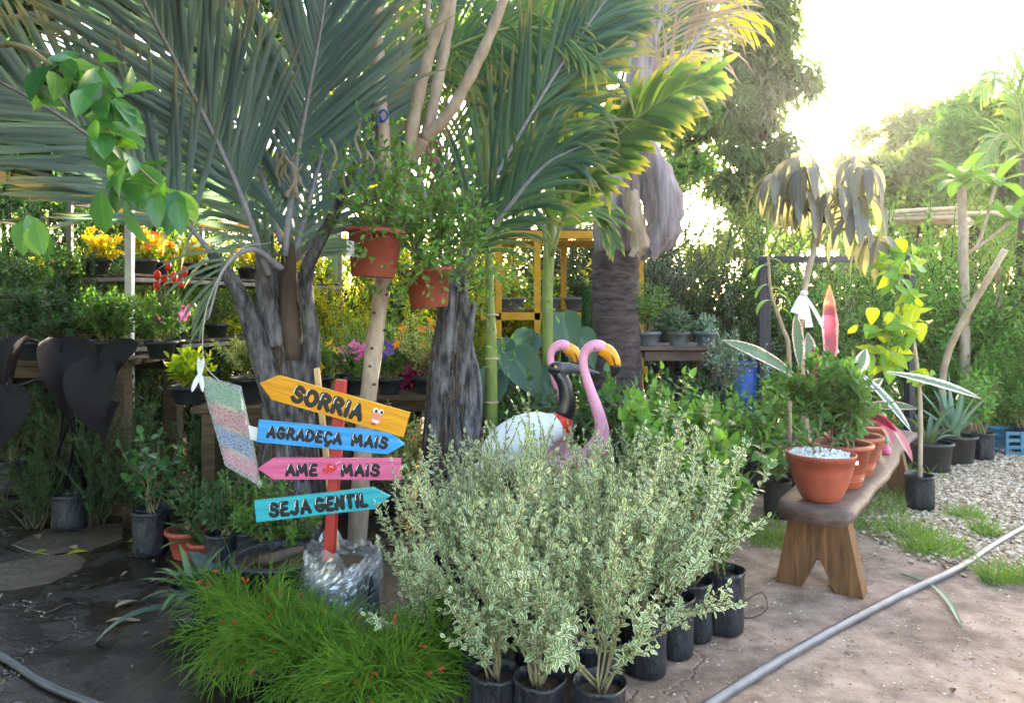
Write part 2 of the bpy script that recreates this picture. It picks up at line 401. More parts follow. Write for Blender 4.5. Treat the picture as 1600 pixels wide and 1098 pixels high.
M['dry'] = leafm('dry_leaf', '8d7d68', 'b0a08a', .3, tc=(1.2, 1.1, .8, 1), rough=.7)
M['green'] = leafm('mid_green_leaf', '3f6b33', '63893f', .42)
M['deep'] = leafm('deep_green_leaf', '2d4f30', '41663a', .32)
M['glossy'] = leafm('glossy_green_leaf', '2f5b34', '4a7c40', .35, rough=.28, spec=.5)
M['grey_green'] = leafm('grey_green_leaf', '4c6350', '6b7f68', .3, rough=.55)
M['lime'] = leafm('lime_leaf', '86a630', 'b4c640', .62, tc=(1.5, 1.35, .35, 1))
M['yellow_leaf'] = leafm('yellow_green_leaf', '9fae30', 'cfc832', .62, tc=(1.5, 1.3, .2, 1))  # this and lime also stand in for back foliage lit through by the sun
M['fresh'] = leafm('fresh_green_leaf', '4f8038', '7ba34e', .45, tc=(1.4, 1.45, .55, 1))
M['russelia'] = leafm('fine_green_stem', '477820', '7fa836', .38, vein=0, rough=.5)
M['grass'] = leafm('grass_blade', '4c7030', '7a9444', .35, vein=0)
M['mango_young'] = leafm('purple_grey_mango_leaf', '5e5e5c', '7e7e78', .42, tc=(1.4, 1.35, .5, 1), rough=.38)
M['mango'] = leafm('dull_mango_leaf', '4a6844', '6c805c', .5, tc=(1.4, 1.3, .5, 1))
M['farleaf'] = leafm('far_tree_leaf', '587044', '84985a', .55, vein=0, tc=(1.5, 1.35, .5, 1))
M['backdeep'] = leafm('background_leaf', '3c5e38', '648444', .45, vein=0)
M['backgrey'] = leafm('background_grey_leaf', '4b5c50', '63755f', .3, vein=0)
M['black_leaf'] = leafm('blackish_leaf', '121114', '201c22', .04, rough=.5, vein=.1, spec=.12)
M['taro'] = leafm('blue_green_taro_leaf', '365448', '4c6a58', .25, rough=.4, vein=.4)
M['blue_leaf'] = leafm('dark_bluish_leaf', '2d3f42', '42555a', .12, rough=.3)
M['brom'] = leafm('bromeliad_leaf', '3c5c3a', '57764a', .2, rough=.35)
M['cordyline'] = leafm('pink_edged_cordyline_leaf', '55735f', '6f8874', .3, edge='e3cfc9', ew=.8, vein=.1, tc=(1.3, 1.1, .9, 1))
M['cordy_pink'] = leafm('pink_cordyline_leaf', '8e4258', 'b0687a', .28, edge='d8a4a4', ew=.75, vein=0, tc=(1.3, .9, .9, 1), tip='d08848')
M['cordy_dark'] = leafm('dark_maroon_cordyline_leaf', '4a2436', '8c2f50', .3, edge='c83a6c', ew=.6, vein=.1, tc=(1.5, .7, .9, 1))
M['cordy_white'] = leafm('white_striped_cordyline_leaf', '60806a', '7a9480', .3, edge='efeae0', ew=.5, vein=0, tc=(1.2, 1.1, 1, 1))
M['aloe'] = leafm('grey_aloe_leaf', '6b8a78', '86a08c', .1, rough=.45, vein=0)
M['red_flower'] = leafm('red_petal', 'c23a30', 'd8584a', .3, tc=(1.4, .8, .7, 1), vein=0)
M['coral_flower'] = leafm('coral_petal', 'd9412f', 'ee6a52', .3, tc=(1.4, .8, .7, 1), vein=0)
M['pink_flower'] = leafm('pink_petal', 'd85aa0', 'e884bc', .35, tc=(1.3, 1, 1.2, 1), vein=0)
M['purple_flower'] = leafm('purple_petal', '5a4ab0', '8a5cc0', .3, tc=(1.2, 1, 1.3, 1), vein=0)
M['magenta_flower'] = leafm('magenta_petal', 'a02a60', 'c23a72', .3, tc=(1.3, .9, 1.1, 1), vein=0)
M['yellow_flower'] = leafm('yellow_petal', 'e0b020', 'f0cc30', .5, tc=(1.4, 1.2, .4, 1), vein=0)
M['orange_flower'] = leafm('orange_petal', 'e07820', 'f09a30', .5, tc=(1.4, 1.0, .4, 1), vein=0)
M['white_flower'] = leafm('white_petal', 'dcdcd4', 'eeeee8', .35, tc=(1.1, 1.1, 1, 1), vein=0)
M['twig'] = plain('green_brown_twig', '6b6648', '857a58', .8, 30)
M['green_stem'] = plain('green_stem', '5a7040', '738650', .6, 20)
M['bark_pale'] = plain('pale_bark', '8f7a66', 'b3a08c', .85, 14, .6, .006, stretch=(1, 1, .35))
M['bark_grey'] = plain('grey_fibrous_trunk', '302d32', '8c888a', .9, 11, 1.0, .03, stretch=(2.2, 2.2, .6), lo=.36, hi=.72, detail=9)
M['bark_dark'] = plain('dark_bark', '3a302a', '5a4c40', .9, 8, .9, .02, stretch=(1, 1, .3))
M['bark_royal'] = plain('ringed_palm_trunk', '30272a', '5c4e4e', .9, 9, .7, .012, stretch=(1, 1, 3.5))
M['sheath'] = plain('pale_dry_palm_sheath', '5a4e52', '9a8e92', .75, 5, .9, .02, stretch=(4, 4, .5), lo=.3, hi=.7)
M['rachis'] = plain('grey_palm_rachis', '7d7a80', '9a969a', .6, 20, .2)
M['rachis_green'] = plain('green_palm_rachis', '6f8148', '8a9458', .5, 20, .2)
M['cane'] = plain('green_cane', '56652f', '74863e', .45, 10, .1, stretch=(1, 1, .3))
M['wood_bench'] = plain('worn_dark_plank', '443430', '6c5850', .6, 5, .5, .005, stretch=(1, 6, 6), lo=.3, hi=.7)
M['wood_leg'] = plain('brown_sawn_wood', '3f2817', '7c5534', .75, 6, .8, .008, stretch=(5, 5, .7), lo=.3, hi=.7)
M['wood_old'] = plain('old_weathered_board', '3e3226', '63523f', .85, 6, .6, .006, stretch=(1, 5, 5))
M['wood_raw'] = plain('raw_pine_stake', 'c0a070', 'd4b888', .7, 6, .3, stretch=(6, 6, .8))
M['bamboo'] = plain('dry_bamboo', '9a8468', 'b8a488', .6, 8, .3, stretch=(1, 1, 1))
M['terracotta'] = plain('terracotta_plastic', '8a3e2b', 'ac5840', .45, 5, .1, .002, spec=.5)
M['terra_old'] = plain('weathered_terracotta_plastic', '8c4030', '9c5040', .5, 5, .15, .003)
M['bag'] = plain('black_nursery_bag', '17191e', '282b32', .4, 7, 1.0, .02, spec=.38, bscale=16, stretch=(1.6, 1.6, .6))
M['blackpot'] = plain('black_plastic_pot', '222428', '303338', .4, 6, .15)
M['greypot'] = plain('grey_plastic_pot', '5c616a', '6c7078', .5, 6, .15)
M['soil'] = plain('potting_soil', '30241c', '54402f', .95, 40, 1.0, .015)
M['chips'] = plain('white_stone_chips', 'c8c8c8', 'e8e8e8', .8, 60, 1.0, .01)
M['hose'] = plain('grey_plastic_pipe', '54545c', '66666e', .4, 10, .1, spec=.5)
M['hose_dark'] = plain('dark_grey_pipe', '34383c', '44484c', .45, 10, .1, spec=.5)
M['red_paint'] = plain('red_painted_wood', '98241f', 'a8342c', .5, 9, .25, .002, stretch=(4, 4, .6), coat=.1)
M['yellow_board'] = plain('yellow_painted_board', 'c98200', 'e4a20c', .45, 6, .55, .004, stretch=(.5, 6, 9))
M['blue_board'] = plain('blue_painted_board', '2a84c8', '42a0e4', .45, 6, .55, .004, stretch=(.5, 6, 9))
M['pink_board'] = plain('pink_painted_board', 'c4507c', 'da6c98', .45, 6, .55, .004, stretch=(.5, 6, 9))
M['teal_board'] = plain('turquoise_painted_board', '1a94a4', '34b0bc', .45, 6, .55, .004, stretch=(.5, 6, 9))
M['ink'] = plain('black_lettering_paint', '14141c', None, .4, bump=0)
M['white_paint'] = plain('white_paint', 'e6e6e4', None, .5, bump=0)
M['white_metal'] = plain('white_painted_metal', 'c8cacc', 'dcdedf', .45, 9, .15)
M['yellow_metal'] = plain('yellow_painted_metal', 'c08a18', 'd09a20', .5, 9, .2)
M['black_metal'] = plain('black_painted_metal', '24242c', '32323a', .5, 9, .2)
M['flamingo_pink'] = plain('pink_painted_cement', 'd88cae', 'e29cb8', .42, 9, .12, .003, coat=.2)
M['beak_yellow'] = plain('yellow_orange_beak_paint', 'd88a08', 'e09c18', .35, 9, .1, coat=.3)
M['gloss_black'] = plain('glossy_black_paint', '16161a', '202026', .3, 9, .1, coat=.3)
M['beak_grey'] = plain('dark_grey_beak_paint', '44464e', '54565e', .35, 9, .1, coat=.2)
M['statue_white'] = plain('white_painted_cement', 'd4d8de', 'e2e4e8', .5, 9, .15)
M['red_gloss'] = plain('red_glossy_paint', 'c02a20', 'cc3a2c', .4, 9, .1)
M['face_pink'] = plain('salmon_paint', 'dc8470', None, .5, bump=0)
M['paper'] = plain('white_paper_label', 'dcdce0', 'eaeaea', .8, 20, 0)
M['cloth_white'] = plain('white_plastic_ribbon', 'd8d8d8', 'e8e8e8', .6, 20, .2)
M['blue_plastic'] = plain('blue_plastic', '2350a0', '2c5cb0', .4, 6, .1)
M['crate_blue'] = plain('teal_blue_plastic_crate', '2c5c78', '356a88', .45, 6, .1)
M['stone'] = plain('grey_brown_flagstone', '3c342c', '574c40', .55, 7, .8, .02)
M['cord'] = plain('thin_pale_cord', 'a8a498', None, .8, bump=0)
M['rust'] = plain('rusty_red_metal', '6a3a34', '82504a', .6, 20, .3)
M['old_metal'] = plain('weathered_grey_metal', '6a645c', '8a847a', .7, 9, .3)

# ------------------------------------------------------------------ ground
def ground_mat():
    g = NT('ground_concrete_and_mud'); tc = g.t.nodes.new('ShaderNodeTexCoord').outputs['Object']
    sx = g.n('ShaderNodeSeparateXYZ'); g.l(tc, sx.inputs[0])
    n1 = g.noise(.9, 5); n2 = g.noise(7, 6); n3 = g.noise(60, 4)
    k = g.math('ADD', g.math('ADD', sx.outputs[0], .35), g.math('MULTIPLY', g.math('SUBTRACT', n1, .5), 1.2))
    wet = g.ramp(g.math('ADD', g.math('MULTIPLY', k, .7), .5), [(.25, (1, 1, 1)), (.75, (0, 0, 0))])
    dry = g.ramp(n2, [(.3, srgb('6c5648')), (.5, srgb('988070')), (.72, srgb('b29a88'))])
    vo = g.n('ShaderNodeTexVoronoi', Scale=55); vo.feature = 'F1'; g.l(tc, vo.inputs['Vector'])
    spk = g.ramp(vo.outputs['Distance'], [(.16, (1, 1, 1)), (.3, (0, 0, 0))])
    sel = g.math('MULTIPLY', spk, g.math('GREATER_THAN', g.noise(30, 2), .52))
    dry = g.mix(g.math('MULTIPLY', sel, .7), dry, srgb('b8a898'))
    stain = g.ramp(g.noise(1.6, 9, rough=.7), [(.42, (1, 1, 1)), (.56, (0, 0, 0))]); dry = g.mix(g.math('MULTIPLY', stain, .6), dry, srgb('4a3b33'))
    lite = g.ramp(g.noise(2.3, 5), [(.58, (0, 0, 0)), (.7, (1, 1, 1))]); dry = g.mix(g.math('MULTIPLY', lite, .45), dry, srgb('a3968c'))
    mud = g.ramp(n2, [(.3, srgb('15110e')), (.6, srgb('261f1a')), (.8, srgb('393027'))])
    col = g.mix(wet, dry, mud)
    far = g.ramp(g.math('MULTIPLY', sx.outputs[1], .05), [(.35, (0, 0, 0)), (.5, (1, 1, 1))])
    col = g.mix(far, col, srgb('55603a')); g.l(col, g.b.inputs['Base Color'])
    puddle = g.ramp(g.noise(3.2, 5), [(.45, (.1, .1, .1)), (.62, (.55, .55, .55))])
    g.l(g.mix(wet, (.85, .85, .85, 1), puddle), g.b.inputs['Roughness'])
    cr = g.n('ShaderNodeTexVoronoi', Scale=.55); cr.feature = 'DISTANCE_TO_EDGE'
    wv = g.n('ShaderNodeVectorMath'); wv.operation = 'ADD'; g.l(tc, wv.inputs[0]); nn = g.n('ShaderNodeTexNoise', Scale=3.0, Detail=4.0); g.l(tc, nn.inputs['Vector']); g.l(nn.outputs['Color'], wv.inputs[1]); g.l(wv.outputs[0], cr.inputs['Vector'])
    crk = g.ramp(cr.outputs['Distance'], [(.0, (0, 0, 0)), (.012, (1, 1, 1))])
    h = g.math('ADD', g.math('ADD', g.math('MULTIPLY', n2, .6), g.math('MULTIPLY', n3, .35)), g.math('ADD', g.math('MULTIPLY', crk, .5), g.math('MULTIPLY', sel, .3)))
    g.bump(h, .6, .02); return g.m
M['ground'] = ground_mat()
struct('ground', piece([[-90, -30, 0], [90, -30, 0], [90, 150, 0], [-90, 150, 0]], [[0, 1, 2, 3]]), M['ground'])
M['gravel_bed'] = plain('sandy_gravel_bed', '8a7660', 'a8947c', .9, 30, .8, .01)
GP = [G(1335, 800), G(1400, 852), G(1470, 878), G(1545, 888), G(1640, 912), A([4.4, 3.4, 0]), A([9, 4, 0]), A([9, 10, 0]), A([4.2, 10, 0]), A([3.4, 7.2, 0])]
GP = A(GP); gc = GP.mean(0)
gv = piece(np.vstack([gc+[0, 0, .004], GP+[0, 0, .004]]), None, [[0, 1+i, 1+(i+1) % len(GP)] for i in range(len(GP))])
gb = struct('gravel_path', gv, M['gravel_bed'])
def inpoly(x, y, P):
    c = np.zeros(len(x), bool); j = len(P)-1
    for i in range(len(P)):
        a, b = P[i], P[j]; c ^= ((a[1] > y) != (b[1] > y)) & (x < (b[0]-a[0])*(y-a[1])/(b[1]-a[1]+1e-12)+a[0]); j = i
    return c
def pebble_geo(rg, n):
    bm = bmesh.new(); bmesh.ops.create_icosphere(bm, subdivisions=1, radius=1); base = A([v.co[:] for v in bm.verts]); T = A([[v.index for v in f.verts] for f in bm.faces]); bm.free()
    return base, T
rg = np.random.default_rng(5); base, TT = pebble_geo(rg, 1)
x = rg.uniform(1.8, 7.0, 60000); y = rg.uniform(3.0, 9.0, 60000)
jx, jy = x+rg.normal(0, .12, 60000), y+rg.normal(0, .12, 60000)
ok = inpoly(jx, jy, GP) & (x/y < .80); x, y = x[ok][:17000], y[ok][:17000]; n = len(x)
Mr = nrm(rg.normal(size=(n, 1, 3))); sc = rg.uniform(.009, .02, (n, 1, 1))*np.stack([rg.uniform(.8, 1.5, n), rg.uniform(.7, 1.2, n), rg.uniform(.4, .7, n)], 1)[:, None]
bb = np.broadcast_to(base, (n, 12, 3))*(1+rg.normal(0, .16, (n, 12, 1)))
th = rg.uniform(0, 6.28, n); c, s = np.cos(th), np.sin(th); v = bb*sc
vx = v[..., 0]*c[:, None]-v[..., 1]*s[:, None]; vy = v[..., 0]*s[:, None]+v[..., 1]*c[:, None]
vz = v[..., 2]+.008+vx*rg.normal(0, .3, (n, 1))
V = np.stack([vx+x[:, None], vy+y[:, None], vz], -1).reshape(-1, 3)
def pebm():
    g = NT('tan_pebble'); at = g.n('ShaderNodeAttribute', _attribute_name='rnd').outputs['Fac']
    g.l(g.ramp(at, [(0, srgb('77644f')), (.4, srgb('a08c76')), (.75, srgb('b8a690')), (1, srgb('cdbfae'))]), g.b.inputs['Base Color']); g.b.inputs['Roughness'].default_value = .8; return g.m
M['pebble'] = pebm()
o = obj('gravel', piece(V, None, (TT[None]+(np.arange(n)*12)[:, None, None]).reshape(-1, 3), None, np.repeat(rg.random(n), 12)), M['pebble'], smooth=False)
tag(o, 'pale tan gravel scattered over the path beyond the bench', 'gravel', kind='stuff')
# dry leaf litter and twigs
nl = 170; q = np.random.default_rng(15); px = np.concatenate([q.uniform(-3.0, -.6, 60), q.uniform(.5, 3.4, 110)]); py = q.uniform(2.4, 5.6, nl)
o = obj('leaf_litter', scatter(SMALL, np.stack([px, py, np.full(nl, .006)], 1), np.stack([q.normal(size=nl), q.normal(size=nl), np.full(nl, .05)], 1), A([0, 0, 1.])+q.normal(0, .3, (nl, 3)), q.uniform(.012, .04, nl), q.random(nl)), M['dry'])
tag(o, 'scattered bits of dry leaf on the concrete and mud', 'litter', kind='stuff')
# small grit lying on the concrete
n = 3200; x = rg.uniform(.2, 3.2, n); y = rg.uniform(2.3, 5.2, n)
v = base[None]*(rg.uniform(.0015, .0065, (n, 1, 1))*A([1.3, 1, .6])*(1+rg.normal(0, .2, (n, 12, 1)))); v = v+np.stack([x, y, np.full(n, .001)], -1)[:, None]
o = obj('grit', piece(v.reshape(-1, 3), None, (TT[None]+(np.arange(n)*12)[:, None, None]).reshape(-1, 3), None, np.repeat(rg.random(n), 12)), M['pebble'], smooth=False)
tag(o, 'fine pale grit sprinkled over the reddish concrete', 'grit', kind='stuff')
# flagstones in the wet mud
def flag(cu, cv, r, seed, label):
    q = np.random.default_rng(seed); c = G(cu, cv); m = 9; a = np.sort(q.uniform(0, 6.28, m)+np.linspace(0, .2, m)); a = np.linspace(0, 6.28, m, endpoint=False)+q.normal(0, .16, m)
    rr = r*q.uniform(.8, 1.15, m); top = [(c[0]+rr[i]*.96*math.cos(a[i]), c[1]+rr[i]*.96*math.sin(a[i]), .006) for i in range(m)]
    bot = [(c[0]+rr[i]*math.cos(a[i]), c[1]+rr[i]*math.sin(a[i]), -.01) for i in range(m)]
    o = obj('flagstone', hull(top+bot), M['stone'], smooth=False); tag(o, label, 'flagstone', 'flagstones sunk in the wet ground')
flag(55, 890, .30, 1, 'pale flagstone at the left edge of the wet ground')
flag(120, 840, .34, 2, 'large flagstone in the wet ground under the yellow fallen leaves')
# pipes
P = spline([G(1075, 1120, .02), G(1250, 1012, .02), G(1400, 932, .02), G(1500, 885, .02), G(1600, 822, .025), G(1800, 720, .02)], 60)
P[:, 2] = .02; tag(obj('water_pipe', tube(P, .0195, 12), M['hose']), 'long grey plastic pipe running diagonally across the concrete', 'pipe')
P = spline([G(-160, 930, .018), G(0, 1022, .018), G(70, 1066, .018), G(150, 1100, .018), G(300, 1160, .018)], 40)
tag(obj('water_pipe', tube(P, .0165, 10), M['hose_dark']), 'dark pipe crossing the bottom left corner of the wet ground', 'pipe')
# litter
lf = strap([0, 0, 0], [1, 0, .02], (0, 0, 1), .42, .03, .0, 12, .3, ([0, .1, .6, 1], [.5, .9, 1, .1]))
t = np.linspace(0, 1, 13); P = spline([G(1408, 898), G(1455, 918), G(1482, 945), G(1503, 982)], 13)
d = np.stack([-np.gradient(P[:, 1]), np.gradient(P[:, 0]), 0*t], 1); d = nrm(d); V = []; uv = []
for i in range(13):
    for s_, zz in ((-1, .012), (0, .004), (1, .012)): V.append(P[i]+d[i]*s_*.013*(1-.8*abs(2*t[i]-1)**3)+A([0, 0, zz+.01*math.sin(t[i]*3)])); uv.append([.5+.5*s_, t[i]])
tag(obj('fallen_leaf', piece(V, [[i*3+j, i*3+j+1, i*3+4+j, i*3+3+j] for i in range(12) for j in (0, 1)], None, uv), M['aloe']), 'long green strap leaf lying on the concrete across the grey pipe', 'leaf')
def fallen(u, v_, s, mat, rz, label, tm=OVATE):
    p = scatter(tm, [[0, 0, .012]], [[1, 0, .1]], [[.2, .1, 1]], [s]); q = moved(p, G(u, v_), rz); tag(obj('fallen_leaf', q, M[mat]), label, 'leaf', 'fallen leaves')
fallen(105, 868, .12, 'yellow_leaf', .6, 'yellow fallen leaf on the large flagstone in the wet ground')
fallen(120, 860, .09, 'dry', 2.6, 'curled fallen leaf touching the yellow leaf on the flagstone')
fallen(198, 849, .13, 'lime', .2, 'pale green fallen leaf just in front of the small black bag at left')
fallen(180, 952, .12, 'dry', 1.0, 'brown fallen leaf in the middle of the wet ground')
fallen(165, 975, .2, 'dry', .3, 'long brown curled leaf lying in the wet ground near the blue-leaved plant', LANCE)
fallen(75, 862, .08, 'lime', 4, 'small greenish fallen leaf left of the yellow one')
fallen(55, 838, .1, 'dry', 5.5, 'dull brown fallen leaf below the strap-leaved lily')
fallen(1488, 1086, .05, 'black_leaf', 1, 'small black scrap on the concrete in the bottom right corner')
fallen(1518, 1005, .05, 'dry', 2, 'small dry leaf on the concrete beyond the strap leaf')
p = hull(A([G(1090, 990), G(1103, 985)+[0, 0, .04], G(1112, 992), G(1098, 997), G(1100, 990)+[0, 0, .02]])); tag(obj('paper_scrap', p, M['paper'], smooth=False), 'crumpled white paper scrap beside the rightmost nursery bag', 'scrap')
P = spline([G(1160, 940, .01), G(1190, 925, .02), G(1198, 950, .01), G(1170, 965, .008), G(1150, 955, .008)], 30); tag(obj('wire', tube(P, .003, 5), M['black_metal']), 'thin looped black wire on the concrete by the bench', 'wire')
# low grass along the gravel edge
def tufts(spots, n, h, seed):
    q = np.random.default_rng(seed); out = []
    for (u, v_, r) in spots:
        c = G(u, v_)
        for i in range(n):
            a = q.uniform(0, 6.28); rr = r*q.random()**.5; b = c+[rr*math.cos(a), rr*math.sin(a), 0]; ti = q.normal(0, .5, 2)
            out.append(strap(b, [ti[0], ti[1], 1], (.3, 1, 0), h*q.uniform(.4, 1.1), .006, q.uniform(.3, 1.4), 3, .1, ([0, .5, 1], [1, .8, .05]), q.random()))
    return join(out)
o = obj('grass', tufts([(1365, 800, .22), (1385, 830, .2), (1350, 770, .25), (1400, 785, .22), (1340, 750, .3), (1420, 740, .25), (1455, 850, .16), (1480, 865, .14), (1425, 835, .16), (1510, 808, .13), (1440, 862, .1), (1585, 905, .1), (1210, 850, .15), (1190, 830, .2), (1550, 908, .05), (1540, 835, .08), (1380, 720, .3), (1300, 760, .25)], 120, .17, 3), M['grass'])
tag(o, 'tufts of thin grass under the bench and along the gravel edge', 'grass', kind='stuff')

# ------------------------------------------------------------------ shelving and frames at the back
def rack_post(par, p0, p1, w, mat): return obj('post', beam(p0, p1, w, w), M[mat], par, False, True)
wr = thing('plant_rack', 'white painted metal plant rack with flower shelves behind the left palm', 'rack', (-3.05, 5.9, 0))
A0, A1 = A([-3.05, 5.9, 0]), A([-2.0, 8.6, 0]); off = A([-.62, .24, 0])
for b in (A0, A1, A0+off, A1+off, (A0+A1)/2+off): rack_post(wr, b, b+[0, 0, 2.37], .055 if b is A0 else .04, 'white_metal' if b is A0 else 'old_metal')
for z in (2.36, 1.72, 1.16):
    obj('rail', beam(A0+[0, 0, z], A1+[0, 0, z], .03, .035), M['white_metal' if z > 2 else 'old_metal'], wr, False, True); obj('rail', beam(A0+off+[0, 0, z], A1+off+[0, 0, z], .03, .035), M['old_metal'], wr, False, True)
    obj('crossbar', beam(A0+[0, 0, z+.004], A0+off+[0, 0, z+.004], .03, .035), M['old_metal'], wr, False, True)
    if z < 2:
        for i in range(4):
            q = off*(i+.5)/4; obj('shelf_board', beam(A0+q+[0, 0, z+.04], A1+q+[0, 0, z+.04], .13, .022), M['wood_old'], wr, False, True)
obj('yellow_beam', beam(A0+off*.5+[0, .05, 2.30], A1+off*.5+[0, 0, 2.30], .06, .08), M['yellow_metal'], wr, False, True)
yr = thing('plant_rack', 'yellow painted metal plant rack behind the tall palm trunk', 'rack', (-.3, 8.2, 0))
for (x_, y_) in ((-.15, 8.2), (.28, 8.2), (1.42, 8.2), (-.15, 9.3), (1.42, 9.3), (.65, 9.3)): rack_post(yr, (x_, y_, 0), (x_, y_, 2.26), .07, 'yellow_metal')
for z in (2.3, 1.40, .8):
    for y_ in (8.2, 9.3): obj('rail', beam((-.35, y_, z), (1.5, y_, z), .07, .085), M['yellow_metal'], yr, False, True)
    for i in range(5): obj('shelf_board', beam((-.32, 8.36+i*.2, z+.06), (1.46, 8.36+i*.2, z+.06), .15, .03), M['wood_old'], yr, False, True)
# yellow awning beams far left
aw = thing('yellow_awning', 'yellow slanted awning edge above the dark shrubs at far left', 'awning', (-5.0, 7.4, 0))
obj('beam', beam((-5.3, 7.4, 2.85), (-3.95, 7.4, 2.55), .05, .12), M['yellow_metal'], aw, False, True)
obj('beam', beam((-5.3, 8.4, 2.95), (-3.95, 8.4, 2.6), .05, .12), M['yellow_metal'], aw, False, True)
obj('roof_sheet', beam((-5.3, 7.9, 2.98), (-3.95, 7.9, 2.66), 1.3, .012), M['black_metal'], aw, False, True)
for x_ in (-5.25, -4.0): obj('post', beam((x_, 8.3, 0), (x_, 8.3, 2.6), .06, .06), M['black_metal'], aw, False, True)
def table(name, label, x0, x1, y0, y1, z, mat, legw=.09, boards=4, legs=True):
    t = thing(name, label, 'table', ((x0+x1)/2, (y0+y1)/2, 0)); q = np.random.default_rng(int(x0*100) % 97)
    for i in range(boards):
        w = (y1-y0)/boards; obj('plank', box(((x0+x1)/2, y0+w*(i+.5), z-.02+q.normal()*.003), ((x1-x0)*(1+q.normal()*.01), w*.94, .04), .005), M[mat], t, False, True)
    if legs:
        for x_ in (x0+.1, x1-.1):
            for y_ in (y0+.08, y1-.08): obj('leg', box((x_, y_, (z-.045)/2), (legw, legw, z-.045), .006), M[mat], t, False, True)
        for y_ in (y0+.08, y1-.08): obj('apron', box(((x0+x1)/2, y_, z-.09), (x1-x0-.3, .03, .09), .004), M[mat], t, False, True)
    return t
table('plant_table', 'dark wooden plant table at far left behind the blackish leaves', -5.2, -2.75, 5.3, 6.3, 1.12, 'wood_old', .12)
table('plant_table', 'low wooden plant table behind the hanging wrapped boards', -2.15, -1.15, 4.95, 5.6, .83, 'wood_old')
table('plant_table', 'wooden plant table with petunias behind the signpost', -1.9, -.45, 6.0, 6.9, .78, 'wood_old')
table('plant_table', 'dark plank table behind the branching trunk and palm stump', -.55, .7, 6.3, 6.9, .55, 'wood_old')
table('plant_table', 'grey slatted table with small pots right of the tall palm trunk', 1.1, 2.0, 6.9, 7.6, 1.13, 'wood_bench', .05)
# black frame at the right
bf = thing('metal_stand', 'black metal frame standing behind the drooping mango sapling', 'metal stand', (2.4, 7.0, 0))
z_ = 1.95
for (x_, y_) in ((2.36, 7.0), (2.62, 7.6), (3.72, 6.9), (3.83, 7.15)): obj('post', beam((x_, y_, 0), (x_, y_, z_-.03), .06, .06), M['black_metal'], bf, False, True)
obj('top_rail', beam((2.33, 7.0, z_), (3.76, 6.9, z_), .06, .06), M['black_metal'], bf, False, True)
obj('side_rail', beam((2.36, 7.04, z_-.004), (2.62, 7.63, z_-.004), .05, .05), M['black_metal'], bf, False, True)
# bamboo pole bundle and stakes
bb_ = thing('bamboo_poles', 'bundle of dry bamboo poles laid level across the back right', 'poles', (5.2, 10.6, 0))
for i, (u0, v0, u1, v1) in enumerate([(1365, 334, 1500, 326), (1372, 345, 1505, 340), (1390, 339, 1560, 333), (1380, 351, 1520, 347)]):
    obj('pole', tube(A([W(u0, v0, 10.6+i*.06), W((u0+u1)/2, (v0+v1)/2-1, 10.6+i*.06), W(u1, v1, 10.6+i*.06)]), .035, 8), M['bamboo'], bb_, True, True)
for u0 in (1375, 1508): obj('post', tube(A([W(u0, 352, 10.75), A([W(u0, 352, 10.75)[0], 10.75, 0])]), .04, 8), M['bamboo'], bb_, True, True)
def stake(pts, r, label, mat='bamboo', cat='stake'):
    return tag(obj('stake', tube(spline(A(pts), 10), np.linspace(r, r*.75, 10), 8), M[mat]), label, cat, 'wooden stakes')
stake([W(1478, 560, 8.1)*[1, 1, 0], W(1478, 560, 7.9), W(1570, 390, 7.4)], .04, 'slanted brown stake leaning right behind the aloe')
stake([W(1560, 640, 9.2)*[1, 1, 0], W(1562, 500, 9.2), W(1560, 400, 9.2)], .05, 'dark upright stake near the right edge of the picture')
stake([W(1588, 640, 9.0)*[1, 1, 0], W(1590, 480, 9.0), W(1597, 330, 9.0)], .05, 'upright stake at the very right edge of the picture', 'bark_dark')

# ------------------------------------------------------------------ signpost
LET = {
 'A': (.86, [[(.1, 0), (.42, .95)], [(.42, .95), (.76, 0)], [(.2, .32), (.66, .32)]]),
 'S': (.8, [('s', (.68, .8), (.5, .97), (.24, .95), (.13, .74), (.28, .56), (.55, .46), (.68, .25), (.52, .03), (.25, .02), (.08, .17))]),
 'O': (.95, [('o', .46, .48, .36, .48)]),
 'R': (.86, [[(.13, 0), (.13, .97)], ('s', (.13, .97), (.48, .97), (.66, .75), (.48, .5), (.15, .48)), [(.38, .48), (.74, 0)]]),
 'I': (.34, [[(.15, 0), (.15, .97)]]),
 'G': (.92, [('s', (.7, .82), (.45, .98), (.16, .8), (.1, .42), (.28, .06), (.56, 0), (.76, .2), (.76, .42)), [(.76, .42), (.5, .42)]]),
 'D': (.9, [[(.13, 0), (.13, .97)], ('s', (.13, .97), (.45, .95), (.74, .68), (.72, .3), (.45, .02), (.13, 0))]),
 'E': (.74, [[(.13, 0), (.13, .97)], [(.13, .97), (.58, .97)], [(.13, .5), (.5, .5)], [(.13, 0), (.6, 0)]]),
 'C': (.84, [('s', (.7, .8), (.45, .98), (.16, .8), (.1, .42), (.28, .04), (.54, 0), (.72, .16)), ('s', (.42, -.02), (.5, -.16), (.4, -.3), (.27, -.28))]),
 'M': (1.06, [[(.1, 0), (.16, .97)], [(.16, .97), (.47, .3)], [(.47, .3), (.78, .97)], [(.78, .97), (.9, 0)]]),
 'J': (.72, [('s', (.54, .97), (.54, .5), (.5, .12), (.3, 0), (.08, .15))]),
 'N': (.92, [[(.12, 0), (.12, .97)], [(.12, .97), (.7, 0)], [(.7, 0), (.72, .97)]]),
 'T': (.8, [[(.06, .95), (.7, .95)], [(.38, .95), (.38, 0)]]),
 'L': (.68, [[(.13, 0), (.13, .97)], [(.13, 0), (.56, 0)]]),
}
